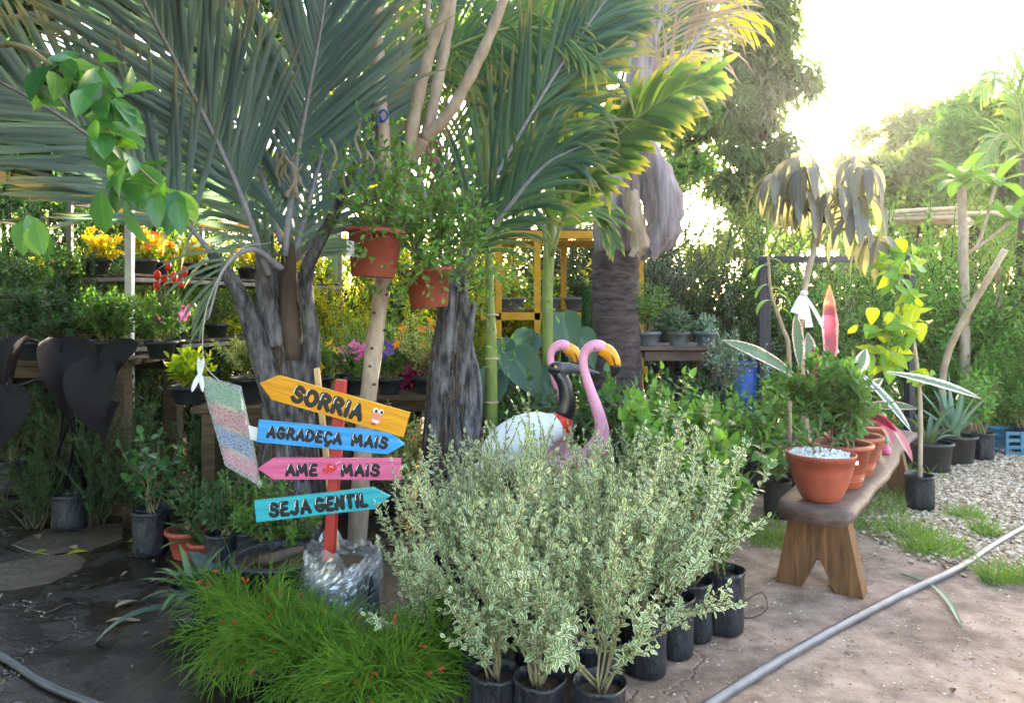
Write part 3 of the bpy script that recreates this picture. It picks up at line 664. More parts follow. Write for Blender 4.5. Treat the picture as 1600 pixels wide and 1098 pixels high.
def lettering(txt, h, wid):
    """flat round-ended strokes in the x,z plane centred on x; returns ink piece, shine piece, width"""
    adv = sum(.55 if c == ' ' else LET[c][0]+.1 for c in txt); sx = wid/(adv*h); x = 0; ink = []; shine = []; r = .178*h
    for c in txt:
        if c == ' ': x += .55*h; continue
        w, st = LET[c]
        for s in st:
            if s[0] == 's': P = spline(A([(a, 0, b) for a, b in s[1:]]), 16)
            elif s[0] == 'o':
                a = np.linspace(0, 2*math.pi, 24); P = np.stack([s[1]+s[3]*np.cos(a), 0*a, s[2]+s[4]*np.sin(a)], 1)
            else: P = A([(a, 0, b) for a, b in s]); P = np.linspace(P[0], P[1], 4)
            P = P*h; P[:, 0] = (P[:, 0]+x)*sx; ink.append(rtube(P, r, 10))
        f = st[0]; q = (f[4] if f[0] == 's' and len(f) > 5 else (f[1] if f[0] == 's' else None)); x0 = .13
        P = A([((x0-.1)*h+x, 0, .55*h), ((x0-.07)*h+x, 0, .86*h), ((x0+.02)*h+x, 0, 1.03*h)])
        if c in 'AM': P = A([((.16)*h+x, 0, .5*h), ((.24 if c == 'A' else .06)*h+x, 0, .8*h), ((.36 if c == 'A' else .12)*h+x, 0, 1.05*h)])
        if c in 'JT': P[:, 0] += (.36 if c == 'J' else -.05)*h
        P[:, 0] *= sx; shine.append(rtube(spline(P, 6), r*.2, 6)); x += (w+.1)*h
    a = join(ink); b = join(shine)
    for p, k in ((a, .07), (b, .3)):
        p['V'][:, 1] *= k; p['V'][:, 0] -= adv*h*sx/2; p['V'][:, 2] -= h*.48
    b['V'][:, 1] -= r*.09
    return a, b
SD = 3.5; SB = G(518, 968); sb = A([W(515, 868, SD)[0], SD, 0])
sp = thing('signpost', 'red wooden signpost carrying four painted arrow boards', 'signpost', sb)
obj('post', beam(W(513, 893, SD), W(533, 593, SD), .052, .05, (0, 1, 0), .006), M['red_paint'], sp, False, True)
def arrow(name, c, ang, L, H, left, mat, yoff, label, words, extra=None):
    """board in local x,z, then rotated about y"""
    s = -1 if left else 1; e = .075
    poly = [(-s*L/2, -H/2), (s*(L/2-e), -H/2), (s*L/2, 0), (s*(L/2-e), H/2), (-s*L/2, H/2)]
    b = obj(name, prism(poly, -.0115, .0115, .003), M[mat], sp, False); ctr = W(c[0], c[1], SD)+[0, -.035+yoff, 0]
    b.location = tuple(ctr-sb); b.rotation_euler = (0, math.radians(ang), 0); b['label'] = label
    for (txt, h, wid, x, z) in words:
        a, w = lettering(txt, h, wid); 
        for p, nm, mt in ((a, 'lettering', 'ink'), (w, 'letter_highlight', 'white_paint')):
            p['V'] += A([x, -.0116, z]); o = obj(nm, p, M[mt], b, kind='stuff' if nm != 'lettering' else None)
            if nm == 'lettering': o['label'] = 'black rounded letters reading '+txt.replace('C', 'Ç' if 'AGRADE' in txt else 'C')
    if extra: extra(b)
    return b
def flatblob(P, th=.0012):      # filled convex outline standing slightly proud of a board
    P = A(P, float); return hull([(x, -.0118, z) for x, z in P]+[(x*.98+P[:, 0].mean()*.02, -.0118-th, z*.98+P[:, 1].mean()*.02) for x, z in P])
def ell(cx, cz, rx, rz, n=18): return [(cx+rx*math.cos(a), cz+rz*math.sin(a)) for a in np.linspace(0, 2*math.pi, n, endpoint=False)]
def smiley(b):
    X = .213
    obj('emblem_face', flatblob(ell(X, -.004, .024, .032)+[(X-.018, -.034), (X+.014, -.036)]), M['face_pink'], b, False)
    for dx, z in ((-.012, .026), (.014, .027)):
        e = obj('emblem_eye', flatblob(ell(X+dx, z, .0125, .0125), .0024), M['white_paint'], b, False); obj('pupil', flatblob(ell(X+dx+.003, z-.002, .007, .008), .0034), M['ink'], e, False)
    obj('emblem_teeth', flatblob([(X-.02, -.016), (X-.01, -.022), (X+.01, -.023), (X+.021, -.017), (X+.012, -.03), (X-.012, -.03)], .0024), M['white_paint'], b, False)
    obj('emblem_tongue', flatblob(ell(X-.006, -.036, .011, .007), .003), M['red_gloss'], b, False)
def hearts(b):
    def heart(cx, cz, s, th, tl):
        a = np.linspace(0, 2*math.pi, 28); x = 16*np.sin(a)**3/17*s; z = (13*np.cos(a)-5*np.cos(2*a)-2*np.cos(3*a)-np.cos(4*a))/17*s
        c, n = math.cos(tl), math.sin(tl); x, z = x*c-z*n, x*n+z*c; n_ = len(a)
        V = [(cx, -.0118-th, cz)]+[(cx+x[i], -.0118-th, cz+z[i]) for i in range(n_)]+[(cx+x[i], -.0116, cz+z[i]) for i in range(n_)]
        return piece(V, [[1+i, 1+n_+i, 2+n_+i, 2+i] for i in range(n_-1)], [[0, 1+i, 2+i] for i in range(n_-1)])
    obj('emblem_heart', heart(-.012, -.006, .021, .0012, .35), M['red_gloss'], b, False); obj('emblem_heart', heart(.012, .004, .027, .002, -.3), M['red_gloss'], b, False)
    for i, (x_, z_) in enumerate([(.006, .012), (.013, .014), (.018, .008), (.034, .026), (.042, .03), (.05, .034)]): obj('emblem_dot', flatblob(ell(x_, z_, .0022, .0022, 8), .003), M['white_paint'], b, False)
arrow('arrow_board', (524, 629), 15.9, .715, .118, True, 'yellow_board', 0, 'yellow arrow board pointing left, top of the signpost', [('SORRIA', .066, .345, -.02, -.002)], smiley)
arrow('arrow_board', (521, 681), 5.4, .69, .104, False, 'blue_board', 0, 'blue arrow board pointing right, second from the top', [('AGRADECA', .047, .355, -.122, 0), ('MAIS', .047, .175, .185, 0)])
arrow('arrow_board', (518, 729), .3, .672, .100, True, 'pink_board', 0, 'pink arrow board pointing left, third from the top', [('AME', .048, .155, -.125, -.005), ('MAIS', .048, .185, .15, -.005)], hearts)
arrow('arrow_board', (508, 783), -6.4, .635, .1, False, 'teal_board', 0, 'turquoise arrow board pointing right, lowest on the signpost', [('SEJA', .056, .2, -.15, -.002), ('GENTIL', .056, .25, .09, -.002)])
# the wrapped sack the post stands in
def film():
    g = NT('crinkled_clear_film'); n2 = g.noise(7, 4); g.b.inputs['Base Color'].default_value = srgb('e8ecf2'); g.b.inputs['Roughness'].default_value = .08; g.b.inputs['Specular IOR Level'].default_value = 1.0
    gl = g.n('ShaderNodeBsdfGlossy', Roughness=.1); gl.inputs[0].default_value = (.9, .92, .96, 1); mg = g.n('ShaderNodeMixShader'); mg.inputs[0].default_value = .3; g.l(g.b.outputs[0], mg.inputs[1]); g.l(gl.outputs[0], mg.inputs[2])
    tr = g.n('ShaderNodeBsdfTransparent'); m = g.n('ShaderNodeMixShader'); g.l(g.ramp(n2, [(.38, (.1,)*3), (.64, (.5,)*3)]), m.inputs[0]); g.l(tr.outputs[0], m.inputs[1]); g.l(mg.outputs[0], m.inputs[2]); g.l(m.outputs[0], g.out.inputs[0]); return g.m
M['film'] = film()
wb = thing('wrapped_sack', 'dark sack wrapped in crinkled clear plastic holding the red signpost', 'sack', G(533, 985))
obj('sack', lathe([(.165, .0), (.17, .06), (.17, .2), (.16, .29), (.155, .3), (.03, .302)], 32, .06, 3), M['bag'], wb)
fl = lathe([(.182+.012*math.sin(i*.13), .004+i*.0135) for i in range(24)]+[(.178, .335), (.172, .352), (.17, .37), (.176, .39)], 70, .075, 7, 3, False)
q = np.random.default_rng(2); ph_ = np.arctan2(fl['V'][:, 1], fl['V'][:, 0]); rr_ = np.hypot(fl['V'][:, 0], fl['V'][:, 1]); zz_ = fl['V'][:, 2]; d_ = np.zeros(len(zz_))
for k_ in range(14): f1, f2, p0 = q.integers(6, 30), q.uniform(-110, 110), q.uniform(0, 6.28); d_ += (1-2*np.abs(np.sin(f1*ph_/2+f2*zz_+p0)))*q.uniform(.0008, .0024)*(.4+.6*np.sin(3*ph_+k_*1.7+zz_*14)**2)
s_ = 1+(d_+q.normal(0, .0018, len(d_)))/np.maximum(rr_, .03); fl['V'][:, 0] *= s_; fl['V'][:, 1] *= s_; fl['V'][:, 2] += np.clip((zz_-.3)/.09, 0, 1)*(.03*np.sin(3*ph_+1)+.02*np.sin(7*ph_)+.012*np.sin(17*ph_))
obj('plastic_film', fl, M['film'], wb, False)
obj('soil', disc(.15, .304, bump=.015), M['soil'], wb)
# stake behind the signs
tag(obj('stake', beam(W(526, 860, 3.75), W(495, 575, 3.75), .03, .02, (0, 1, 0)), M['wood_raw'], smooth=False), 'thin raw pine stake leaning behind the yellow arrow board', 'stake', 'wooden stakes')
# ------------------------------------------------------------------ wrapped boards hanging
def bubble():
    g = NT('bubble_wrap'); vo = g.n('ShaderNodeTexVoronoi', Scale=110.0); g.l(g.t.nodes.new('ShaderNodeTexCoord').outputs['Object'], vo.inputs['Vector'])
    g.b.inputs['Base Color'].default_value = srgb('d8dcdc'); g.b.inputs['Roughness'].default_value = .22
    g.bump(vo.outputs['Distance'], 1.0, .01); tr = g.n('ShaderNodeBsdfTransparent'); m = g.n('ShaderNodeMixShader')
    g.l(g.ramp(vo.outputs['Distance'], [(.05, (.1,)*3), (.5, (.42,)*3)]), m.inputs[0]); g.l(tr.outputs[0], m.inputs[1]); g.l(g.b.outputs[0], m.inputs[2]); g.l(m.outputs[0], g.out.inputs[0]); return g.m
M['bubble'] = bubble()
for k, (c1, c2) in dict(w_green=('3f9068', '4c9c74'), w_red=('b04a58', 'bc5864'), w_blue=('3a68a8', '4a76b4'), w_pink=('c86488', 'd07494'), w_gold=('c8a878', 'd8bc8c')).items(): M[k] = plain(c1+'_painted_board', c1, c2, .5, 8, .2)
HD = 3.55
hb = thing('wrapped_boards', 'stack of green, red, blue and pink boards in bubble wrap hanging beside the signpost', 'wrapped boards', (W(360, 750, HD)[0], HD, 0))
TL, TR, BL, BR = A([318, 592.]), A([374, 606.]), A([356, 725.]), A([404, 752.])
def hq(a, b): return (TL*(1-a)+TR*a)*(1-b)+(BL*(1-a)+BR*a)*b
def slab(a0, a1, b0, b1, y0, y1, tipp=0):
    px = [hq(a0, b0), hq(a1, b0+tipp), hq(a1+.03, (b0+b1)/2+tipp*.3), hq(a1, b1+tipp*0), hq(a0, b1)]
    return hull([W(p[0], p[1], HD)+[0, y, 0] for p in px for y in (y0, y1)])
for (b0, b1, m_) in ((.0, .245, 'w_green'), (.27, .50, 'w_red'), (.525, .755, 'w_blue'), (.78, .97, 'w_pink')): obj('board', slab(.02, .97, b0, b1, -.012, .012, .015), M[m_], hb, False, True)
for (b0, b1) in ((.24, .28), (.495, .53), (.75, .785)): obj('wood_edge', slab(.25, .8, b0, b1, -.016, -.003), M['w_gold'], hb, False, True)
obj('bubble_wrap', join([slab(-.04, 1.02, -.03, 1.02, -.021, .021, .01)]), M['bubble'], hb, False, True)
obj('film_tail', strap(W(404, 750, HD), [.15, 0, -1], (0, 1, 0), .04, .025, .1, 4, .6), M['bubble'], hb, True, True)
obj('cord', tube(spline([W(345, 598, HD), W(318, 560, HD), W(326, 470, HD+.1), W(372, 392, 3.9), W(420, 380, 4.2)], 26), .0025, 4), M['cord'], hb, True, True)
obj('ribbon', join([strap(W(312, 585, HD-.02), [.1*i, -.1, 1-.6*(i % 2)*2], (0, 1, 0), .09, .025, .6, 6, .3, None, i/4) for i in range(-1, 3)]), M['cloth_white'], hb, True, True)
obj('price_tag', hull([W(u_, v_, HD-.04)+[0, y_, 0] for u_, v_ in ((388, 664), (403, 668), (405, 690), (391, 686)) for y_ in (0, .001)]), M['paper'], hb, False, True)
# ------------------------------------------------------------------ pots
def pot_prof(r, h, rim=.03, taper=.72, lip=.016):
    rb = r*taper; return [(rb*.96, 0), (rb, .006), (r*.985, h-rim), (r+lip*.3, h-rim), (r+lip, h-rim+.006), (r+lip, h-.004), (r+lip*.6, h), (r-.006, h), (r-.012, h-.01), (r*.93, h-.05)]
def bowl_prof(r, h): return [(r*.52, 0), (r*.55, .006), (r*.66, .035), (r*.82, .1), (r*.93, h*.65), (r*.985, h-.035), (r*1.0, h-.034), (r*1.03, h-.005), (r*1.03, h), (r*.99, h), (r*.96, h-.012), (r*.9, h-.04)]
def bag_geo(seed, r=.088, h=.27):
    p = lathe([(r*.8, 0), (r*.98, .012), (r*1.03, .05), (r*1.0, h*.4), (r*1.03, h*.7), (r*1.0, h*.86), (r*1.05, h-.02), (r*1.08, h), (r*1.04, h-.002), (r*.98, h-.03), (r*.96, h-.05)], 30, .05, seed, 3)
    return p
def add_bag(t, seed=0, r=.088, h=.27, mat='bag'):
    b = obj('nursery_bag', bag_geo(seed, r, h), M[mat], t); obj('soil', disc(r*.97, h-.045, 16, .012, seed), M['soil'], b); return h-.045
def add_pot(t, r, h, mat='terracotta', soil='soil', fill=.035, taper=.72, prof=None):
    b = obj('pot', lathe(prof or pot_prof(r, h, taper=taper), 40), M[mat], t); obj('soil', disc(r*.93, h-fill, 24, .015), M[soil], b); return h-fill
def bushy(t, z, L, tm, size, gap, leaf, ang=.9, t0=.25, opp=True, r0=.006, r1=.0015, wood='twig', seed=0, **kw):
    rg = np.random.default_rng(seed+11); w = moved(wood_of(L, r0, r1), (0, 0, z)); obj('branchwork', w, M[wood], t)
    return obj('foliage', moved(leaves_on(rg, L, tm, size, gap, ang, t0, opp, **kw), (0, 0, z)), M[leaf], t, kind='stuff')
# ------------------------------------------------------------------ bench with pots
bd = nrm(A([1.71, 2.56])); bp = A([-bd[1], bd[0]]); b0 = A([1.71, 3.72])
bn = thing('bench', 'rough wooden plank bench carrying the terracotta pots', 'bench', (b0[0], b0[1], 0))
out = []; rg = np.random.default_rng(3); Lb = 3.1; Wd = .37; Vb = []; Qb = []; prof = [(0.0, .395), (-.02, .42), (-.012, .452), (.03, .462), (Wd-.03, .46), (Wd+.012, .45), (Wd+.02, .415), (Wd, .39)]
ns = 28
for i in range(ns):
    t_ = i/(ns-1); end = min(t_, 1-t_)*Lb; sh = .10*math.exp(-end/.05)*.9; wv = .012*math.sin(t_*11)+.006*math.sin(t_*31)
    for (a, z) in prof:
        aa = Wd/2+(a-Wd/2)*(1-sh*2.2)+wv; q = b0+bd*(t_*Lb-.05*(1-((a-Wd/2)/(Wd/2))**2)*(t_ < .02))+bp*aa; Vb.append([q[0], q[1], z-(.012*math.exp(-end/.06))+.003*math.sin(t_*23+a*9)])
m_ = len(prof)
Qb = [[i*m_+j, i*m_+(j+1) % m_, (i+1)*m_+(j+1) % m_, (i+1)*m_+j] for i in range(ns-1) for j in range(m_)]
Vb += [list(np.mean(Vb[:m_], 0)), list(np.mean(Vb[-m_:], 0))]; nb = len(Vb)-2
Tb = [[nb, (j+1) % m_, j] for j in range(m_)]+[[nb+1, (ns-1)*m_+j, (ns-1)*m_+(j+1) % m_] for j in range(m_)]
obj('seat_plank', piece(Vb, Qb, Tb), M['wood_bench'], bn, True, True)
def bench_leg(s, th=.14):
    # inverted-V slab leg across the bench
    prof_ = [(-.035, 0), (.1, 0), (.172, .16), (.2, .16), (.27, 0), (.405, 0), (.33, .392), (.045, .392)]
    n_ = len(prof_); V = []
    for dy in (0, th):
        for (a, z) in prof_: q = b0+bd*(s+dy)+bp*a; V.append([q[0], q[1], z])
    Q = [[0, 1, 2, 7], [2, 3, 6, 7], [3, 4, 5, 6]]; Q2 = [[q+n_ for q in f[::-1]] for f in Q]; sd_ = [[j, (j+1) % n_, n_+(j+1) % n_, n_+j] for j in range(n_)]
    return piece(V, Q+Q2+sd_)
for s in (.12, 2.5): obj('leg', bench_leg(s), M['wood_leg'], bn, False, True)
def on_bench(s, a=.17): q = b0+bd*s+bp*a; return (q[0], q[1], .4625)
p1 = thing('potted_plant', 'terracotta bowl pot topped with white stone chips on the near bench end', 'potted plant', on_bench(.22, .19), group='pots on the bench')
bo = obj('pot', lathe(bowl_prof(.174, .252), 44), M['terracotta'], p1)
obj('stone_chips', disc(.164, .226, 24, .02), M['chips'], bo)
rg = np.random.default_rng(8); cb = []
for i in range(420):
    a = rg.uniform(0, 6.28); r_ = .16*rg.random()**.5; c_ = A([r_*math.cos(a), r_*math.sin(a), .236+.014*(1-r_/.17)+rg.uniform(0, .012)]); cb.append(piece(base*rg.uniform(.005, .011)*(1+rg.normal(0, .2, (12, 1)))+c_, None, TT))
obj('loose_chips', join(cb), M['chips'], bo, False, kind='stuff')
L = stems(np.random.default_rng(21), 3, .3, .9, .4, .12, 2)
bushy(p1, .22, L, OVATE, .052, .03, 'glossy', t0=.35, seed=1)
tgl = obj('price_sticker', box((.0, 0, 0), (.032, .001, .034), .0004), M['paper'], p1, False)
def tpot(s, a, label, r=.165, h=.25, seed=0):
    t = thing('potted_plant', label, 'potted plant', on_bench(s, a), group='pots on the bench'); z = add_pot(t, r, h, 'terracotta', taper=.68)
    for k in (.045, .06, .075): obj('rib', lathe([(r*(.68+.3*k/h)+.0015, k-.003), (r*(.68+.3*k/h)+.004, k), (r*(.68+.3*k/h)+.0015, k+.003)], 36, cap0=False), M['terracotta'], t)
    return t, z
p2, z2 = tpot(.62, .16, 'terracotta pot with a dense glossy shrub on thick brown stems, second on the bench')
tgl.parent = p2; tgl.location = (.02, -.149, .165); tgl.rotation_euler = (-.17, 0, .12)
L = stems(np.random.default_rng(5), 18, .6, 1.05, .7, .1, 6, .55, .05, hv=.3, lean=(-.22, -.05))
obj('trunks', moved(join([tube(A([[math.cos(a)*.03, math.sin(a)*.03, 0], [math.cos(a)*.07, math.sin(a)*.07, .2], [math.cos(a)*.11, math.sin(a)*.11, .36]]), [.011, .009, .006], 6) for a in (0, .7, 1.6, 2.4, 3.3, 4.2, 5.3)]), (0, 0, z2)), M['wood_leg'], p2)
bushy(p2, z2, L, OVATE, .085, .03, 'green', t0=.35, seed=2, r0=.007)
p3, z3 = tpot(1.0, .15, 'terracotta pot of low ivy-leaved plants, third on the bench', .16, .24)
bushy(p3, z3, stems(np.random.default_rng(6), 9, .36, .8, .4, .15, 3), HEART, .06, .05, 'green', opp=False, seed=3)
p4, z4 = tpot(1.5, .17, 'terracotta pot holding the pink and white striped cordyline, fourth on the bench', .15, .24)
def big_leaf(t, name, mat, p, d, up, L, w, droop=.3, fold=.35, prof=None, twist=0., rnd=.5, label=None, n=12):
    o = obj(name, strap(p, d, up, L, w, droop, n, fold, prof or ([0, .08, .3, .6, .85, 1], [.25, .35, .85, 1, .6, .03]), rnd, twist=twist), M[mat], t, True, True)
    if label: o['label'] = label
    return o
c4 = A(p4.location)
obj('stem', tube(A([[0, 0, z4], [.01, 0, z4+.18], [-.01, .01, z4+.3]]), [.014, .012, .008], 8), M['rachis_green'], p4)
def leaf_px(t, mat, u0, v0, d0, u1, v1, d1, w, label, droop=.2, up=(0, -1, .3), twist=0., fold=.35):
    a, b = W(u0, v0, d0), W(u1, v1, d1); L = np.linalg.norm(b-a); return big_leaf(t, 'leaf', mat, a, b-a+A([0, 0, droop*L*.5]), up, L*1.02, w, droop, fold, twist=twist, label=label)
leaf_px(p4, 'cordy_dark', 1385, 655, 4.9, 1425, 715, 4.4, .07, 'maroon drooping leaf with pink edge'); leaf_px(p4, 'cordy_dark', 1360, 640, 4.9, 1395, 690, 4.45, .08, 'maroon leaf hanging over the pot rim')
leaf_px(p4, 'cordy_dark', 1345, 645, 4.95, 1400, 668, 4.4, .07, 'dark leaf folded over the pot'); leaf_px(p4, 'cordy_white', 1340, 580, 4.9, 1424, 668, 4.3, .06, 'white leaf with green midline drooping to the right')
leaf_px(p4, 'cordy_white', 1385, 581, 4.9, 1532, 617, 4.5, .055, 'long pale leaf reaching far right'); leaf_px(p4, 'cordyline', 1345, 635, 5.0, 1432, 634, 4.6, .06, 'grey-green leaf lying level')
leaf_px(p4, 'cordy_white', 1350, 612, 4.9, 1378, 590, 4.8, .07, 'short crumpled white leaf')
leaf_px(p4, 'cordy_white', 1335, 590, 4.85, 1352, 545, 4.8, .1, 'curled white leaf tip')
leaf_px(p4, 'cordy_pink', 1295, 590, 5.0, 1296, 447, 4.9, .105, 'upright furled pink leaf with orange tip', 0.02, (0, -1, 0), .5, .8)
leaf_px(p4, 'cordyline', 1250, 575, 5.0, 1243, 490, 4.85, .075, 'upright grey-green leaf beside the pink one', .05, (0, -1, 0), .3)
leaf_px(p4, 'cordyline', 1245, 590, 5.0, 1133, 525, 4.8, .085, 'long pink-edged leaf reaching far left', .25)
leaf_px(p4, 'cordyline', 1270, 600, 5.0, 1262, 520, 5.1, .10, None, .05, (0, -1, 0)); leaf_px(p4, 'cordy_dark', 1285, 610, 5.0, 1270, 545, 5.0, .09, None, .05, (0, -1, 0))
obj('stalk', join([tube(spline([c4+[0, 0, z4+.2], W(1300, 600, 5.0), W(1295, 585, 5.0)], 6), .012, 6), tube(spline([c4+[0, 0, z4+.2], W(1330, 620, 4.95), W(1345, 585, 4.9)], 6), .01, 6), tube(spline([c4+[0, 0, z4+.2], W(1275, 610, 5.0), W(1247, 580, 5.0)], 6), .01, 6)]), M['cordy_pink'], p4, True, True)
# white ribbons on the mango stem & small items on the far bench end
bk = thing('toy_bucket', 'small blue bucket with a little cactus on the far bench end', 'bucket', on_bench(2.25, .2))
obj('bucket', lathe([(.045, 0), (.062, .12), (.066, .12), (.066, .128), (.058, .128), (.055, .1)], 24), M['blue_plastic'], bk); obj('cactus', ellipsoid((0, 0, .16), (.045, .045, .07), 14), M['fresh'], bk)
fg = thing('figurine', 'tiny painted garden figurine beside the fourth bench pot', 'figurine', on_bench(1.78, .06))
obj('robe', lathe([(.026, 0), (.03, .02), (.022, .05), (.012, .062)], 16), M['pink_board'], fg); obj('head', ellipsoid((0, 0, .075), (.017, .017, .018), 12), M['face_pink'], fg); obj('hat', lathe([(.021, .08), (.015, .095), (.002, .12)], 14), M['w_green'], fg)

# ------------------------------------------------------------------ block of variegated shrubs in bags
VG = 'variegated shrubs in nursery bags'
def var_shrub(seed, h, label, lean=(0, 0), spread=.55, t0=.08):
    t = thing('variegated_shrub', label, 'potted shrub', (0, 0, 0), group=VG); z = add_bag(t, seed)
    L = stems(np.random.default_rng(seed), 8, h*1.3, spread*1.8, .38, .09, 5, .5, .015, 9, .5, .6, lean)
    bushy(t, z, L, VLEAF, .04, .0195, 'variegated', .95, t0, True, .006, .0015, 'twig', seed, jit=.4, sv=.55, nb=(0, -.25, .7))
    return t
INNER = 'cream-edged variegated shrub packed inside the block behind the front bags'
protos = [var_shrub(31, .64, 'x', spread=.72), var_shrub(32, .7, 'x', spread=.62), var_shrub(33, .6, 'x', spread=.8), var_shrub(34, .66, 'x', spread=.7), var_shrub(35, .52, 'x', spread=.52, t0=.24), var_shrub(36, .62, 'x', (-.4, -.0), .4), var_shrub(37, .6, 'x', (.32, .05), .36, .15), var_shrub(38, .54, 'x', spread=.5, t0=.22)]
spots = [ # x, y, proto, rz, scale, label
 (-.06, 2.56, 4, 2.1, .92, 'leftmost variegated shrub of the front row, beside the fine-leaved coral plant'),
 (.095, 2.5, 7, 1.9, .95, 'middle variegated shrub of the three front bags'),
 (.295, 2.47, 4, 3.9, .95, 'rightmost variegated shrub of the front row with its bare stem base showing'),
 (.55, 3.04, 6, .0, .95, 'variegated shrub in the bag right of the front row, leaning over the concrete'),
 (.70, 3.2, 6, -.3, .95, 'variegated shrub two bags right of the front row'),
 (.82, 3.36, 6, .25, 1.0, 'variegated shrub beside the rightmost bag, branches reaching toward the bench'),
 (-.33, 2.98, 5, .1, .9, 'variegated shrub leaning left over the plastic-wrapped sack'),
 (-.3, 3.62, 0, .4, 1.0, 'variegated shrub directly right of the turquoise arrow board')]
x0s = {2.78: (-.12, .1, .34), 3.0: (-.12, .14, .38), 3.28: (-.2, .08, .34, .54), 3.58: (-.1, .15, .4, .66), 3.9: (-.25, .05, .32, .6, .84), 4.3: (-.2, .12, .42, .74)}
rq = np.random.default_rng(77)
for y_, xs in x0s.items():
    for x_ in xs: spots.append((x_+rq.normal()*.02, y_+rq.normal()*.03, int(rq.choice([0, 1, 2, 3])), rq.uniform(0, 6.28), rq.uniform(.88, 1.05)*(1.0 if y_ < 3.7 else (.8 if x_ < .25 else .98)), INNER))
used = set()
for (x_, y_, k, rz, s, lb) in spots:
    if k not in used:
        used.add(k); p = protos[k]; p.location = (x_, y_, 0); p.rotation_euler = (0, 0, rz); p.scale = (s,)*3; p['label'] = lb
    else: dup(protos[k], (x_, y_, 0), rz, s, lb)
# plain green plant in the rightmost bag
gp = thing('potted_shrub', 'broad green-leaved plant in the rightmost black nursery bag by the bench', 'potted shrub', G(1130, 985)); z = add_bag(gp, 50, .092, .29)
bushy(gp, z, stems(np.random.default_rng(50), 6, .75, .5, .6, .15, 4, .45, lean=(-.1, .1)), HEART, .085, .055, 'green', opp=False, seed=50, droop=.3, t0=.05)
def heart_bush(u, v, seed, h, leaf, label, size=.09, n=7, tm=HEART, sub=4, spread=.6, gap=.06, bag=True, opp=False, loc=None, cat='potted shrub', name='potted_shrub', droop=.3, group=None, r0=.007, bagmat='bag', **kw):
    t = thing(name, label, cat, G(u, v) if loc is None else loc, group=group); z = add_bag(t, seed, .095, .27, bagmat) if bag else 0.0
    bushy(t, z, stems(np.random.default_rng(seed), n, h, spread, .6, .14, sub, .45), tm, size, gap, leaf, opp=opp, seed=seed, droop=droop, r0=r0, **kw); return t
HB = 'broad-leaved green shrubs behind the variegated block'
for i, (x_, y_, h_, lf, lb) in enumerate([
  (.95, 3.75, .78, 'green', 'heart-leaved green shrub closest to the bench pots'), (.8, 4.3, .85, 'fresh', 'bright heart-leaved shrub left of the bench pots'),
  (1.05, 4.5, .8, 'green', 'leafy shrub behind the near bench end'), (.72, 4.85, .95, 'glossy', 'tall heart-leaved shrub right of the large flamingo'),
  (1.0, 5.2, .9, 'fresh', 'light green shrub in front of the grey slatted table'), (.45, 5.4, .85, 'deep', 'dark broad-leaved shrub right behind the large flamingo'),
  (1.4, 5.3, .62, 'green', 'leafy shrub behind the second bench pot'), (1.7, 6.0, .6, 'fresh', 'pale leafy shrub behind the third bench pot'), (.2, 5.6, .8, 'deep', 'dark broad-leaved shrub between the two flamingos'),
  (-.02, 5.5, .6, 'deep', 'dark leafy shrub behind the white stork body'), (1.9, 5.3, .5, 'green', 'green shrub hiding behind the bench seat'), (1.25, 6.1, .8, 'deep', 'dark shrub below the grey slatted table')]):
    heart_bush(0, 0, 60+i, h_, lf, lb, .1, loc=(x_, y_, 0), group=HB)

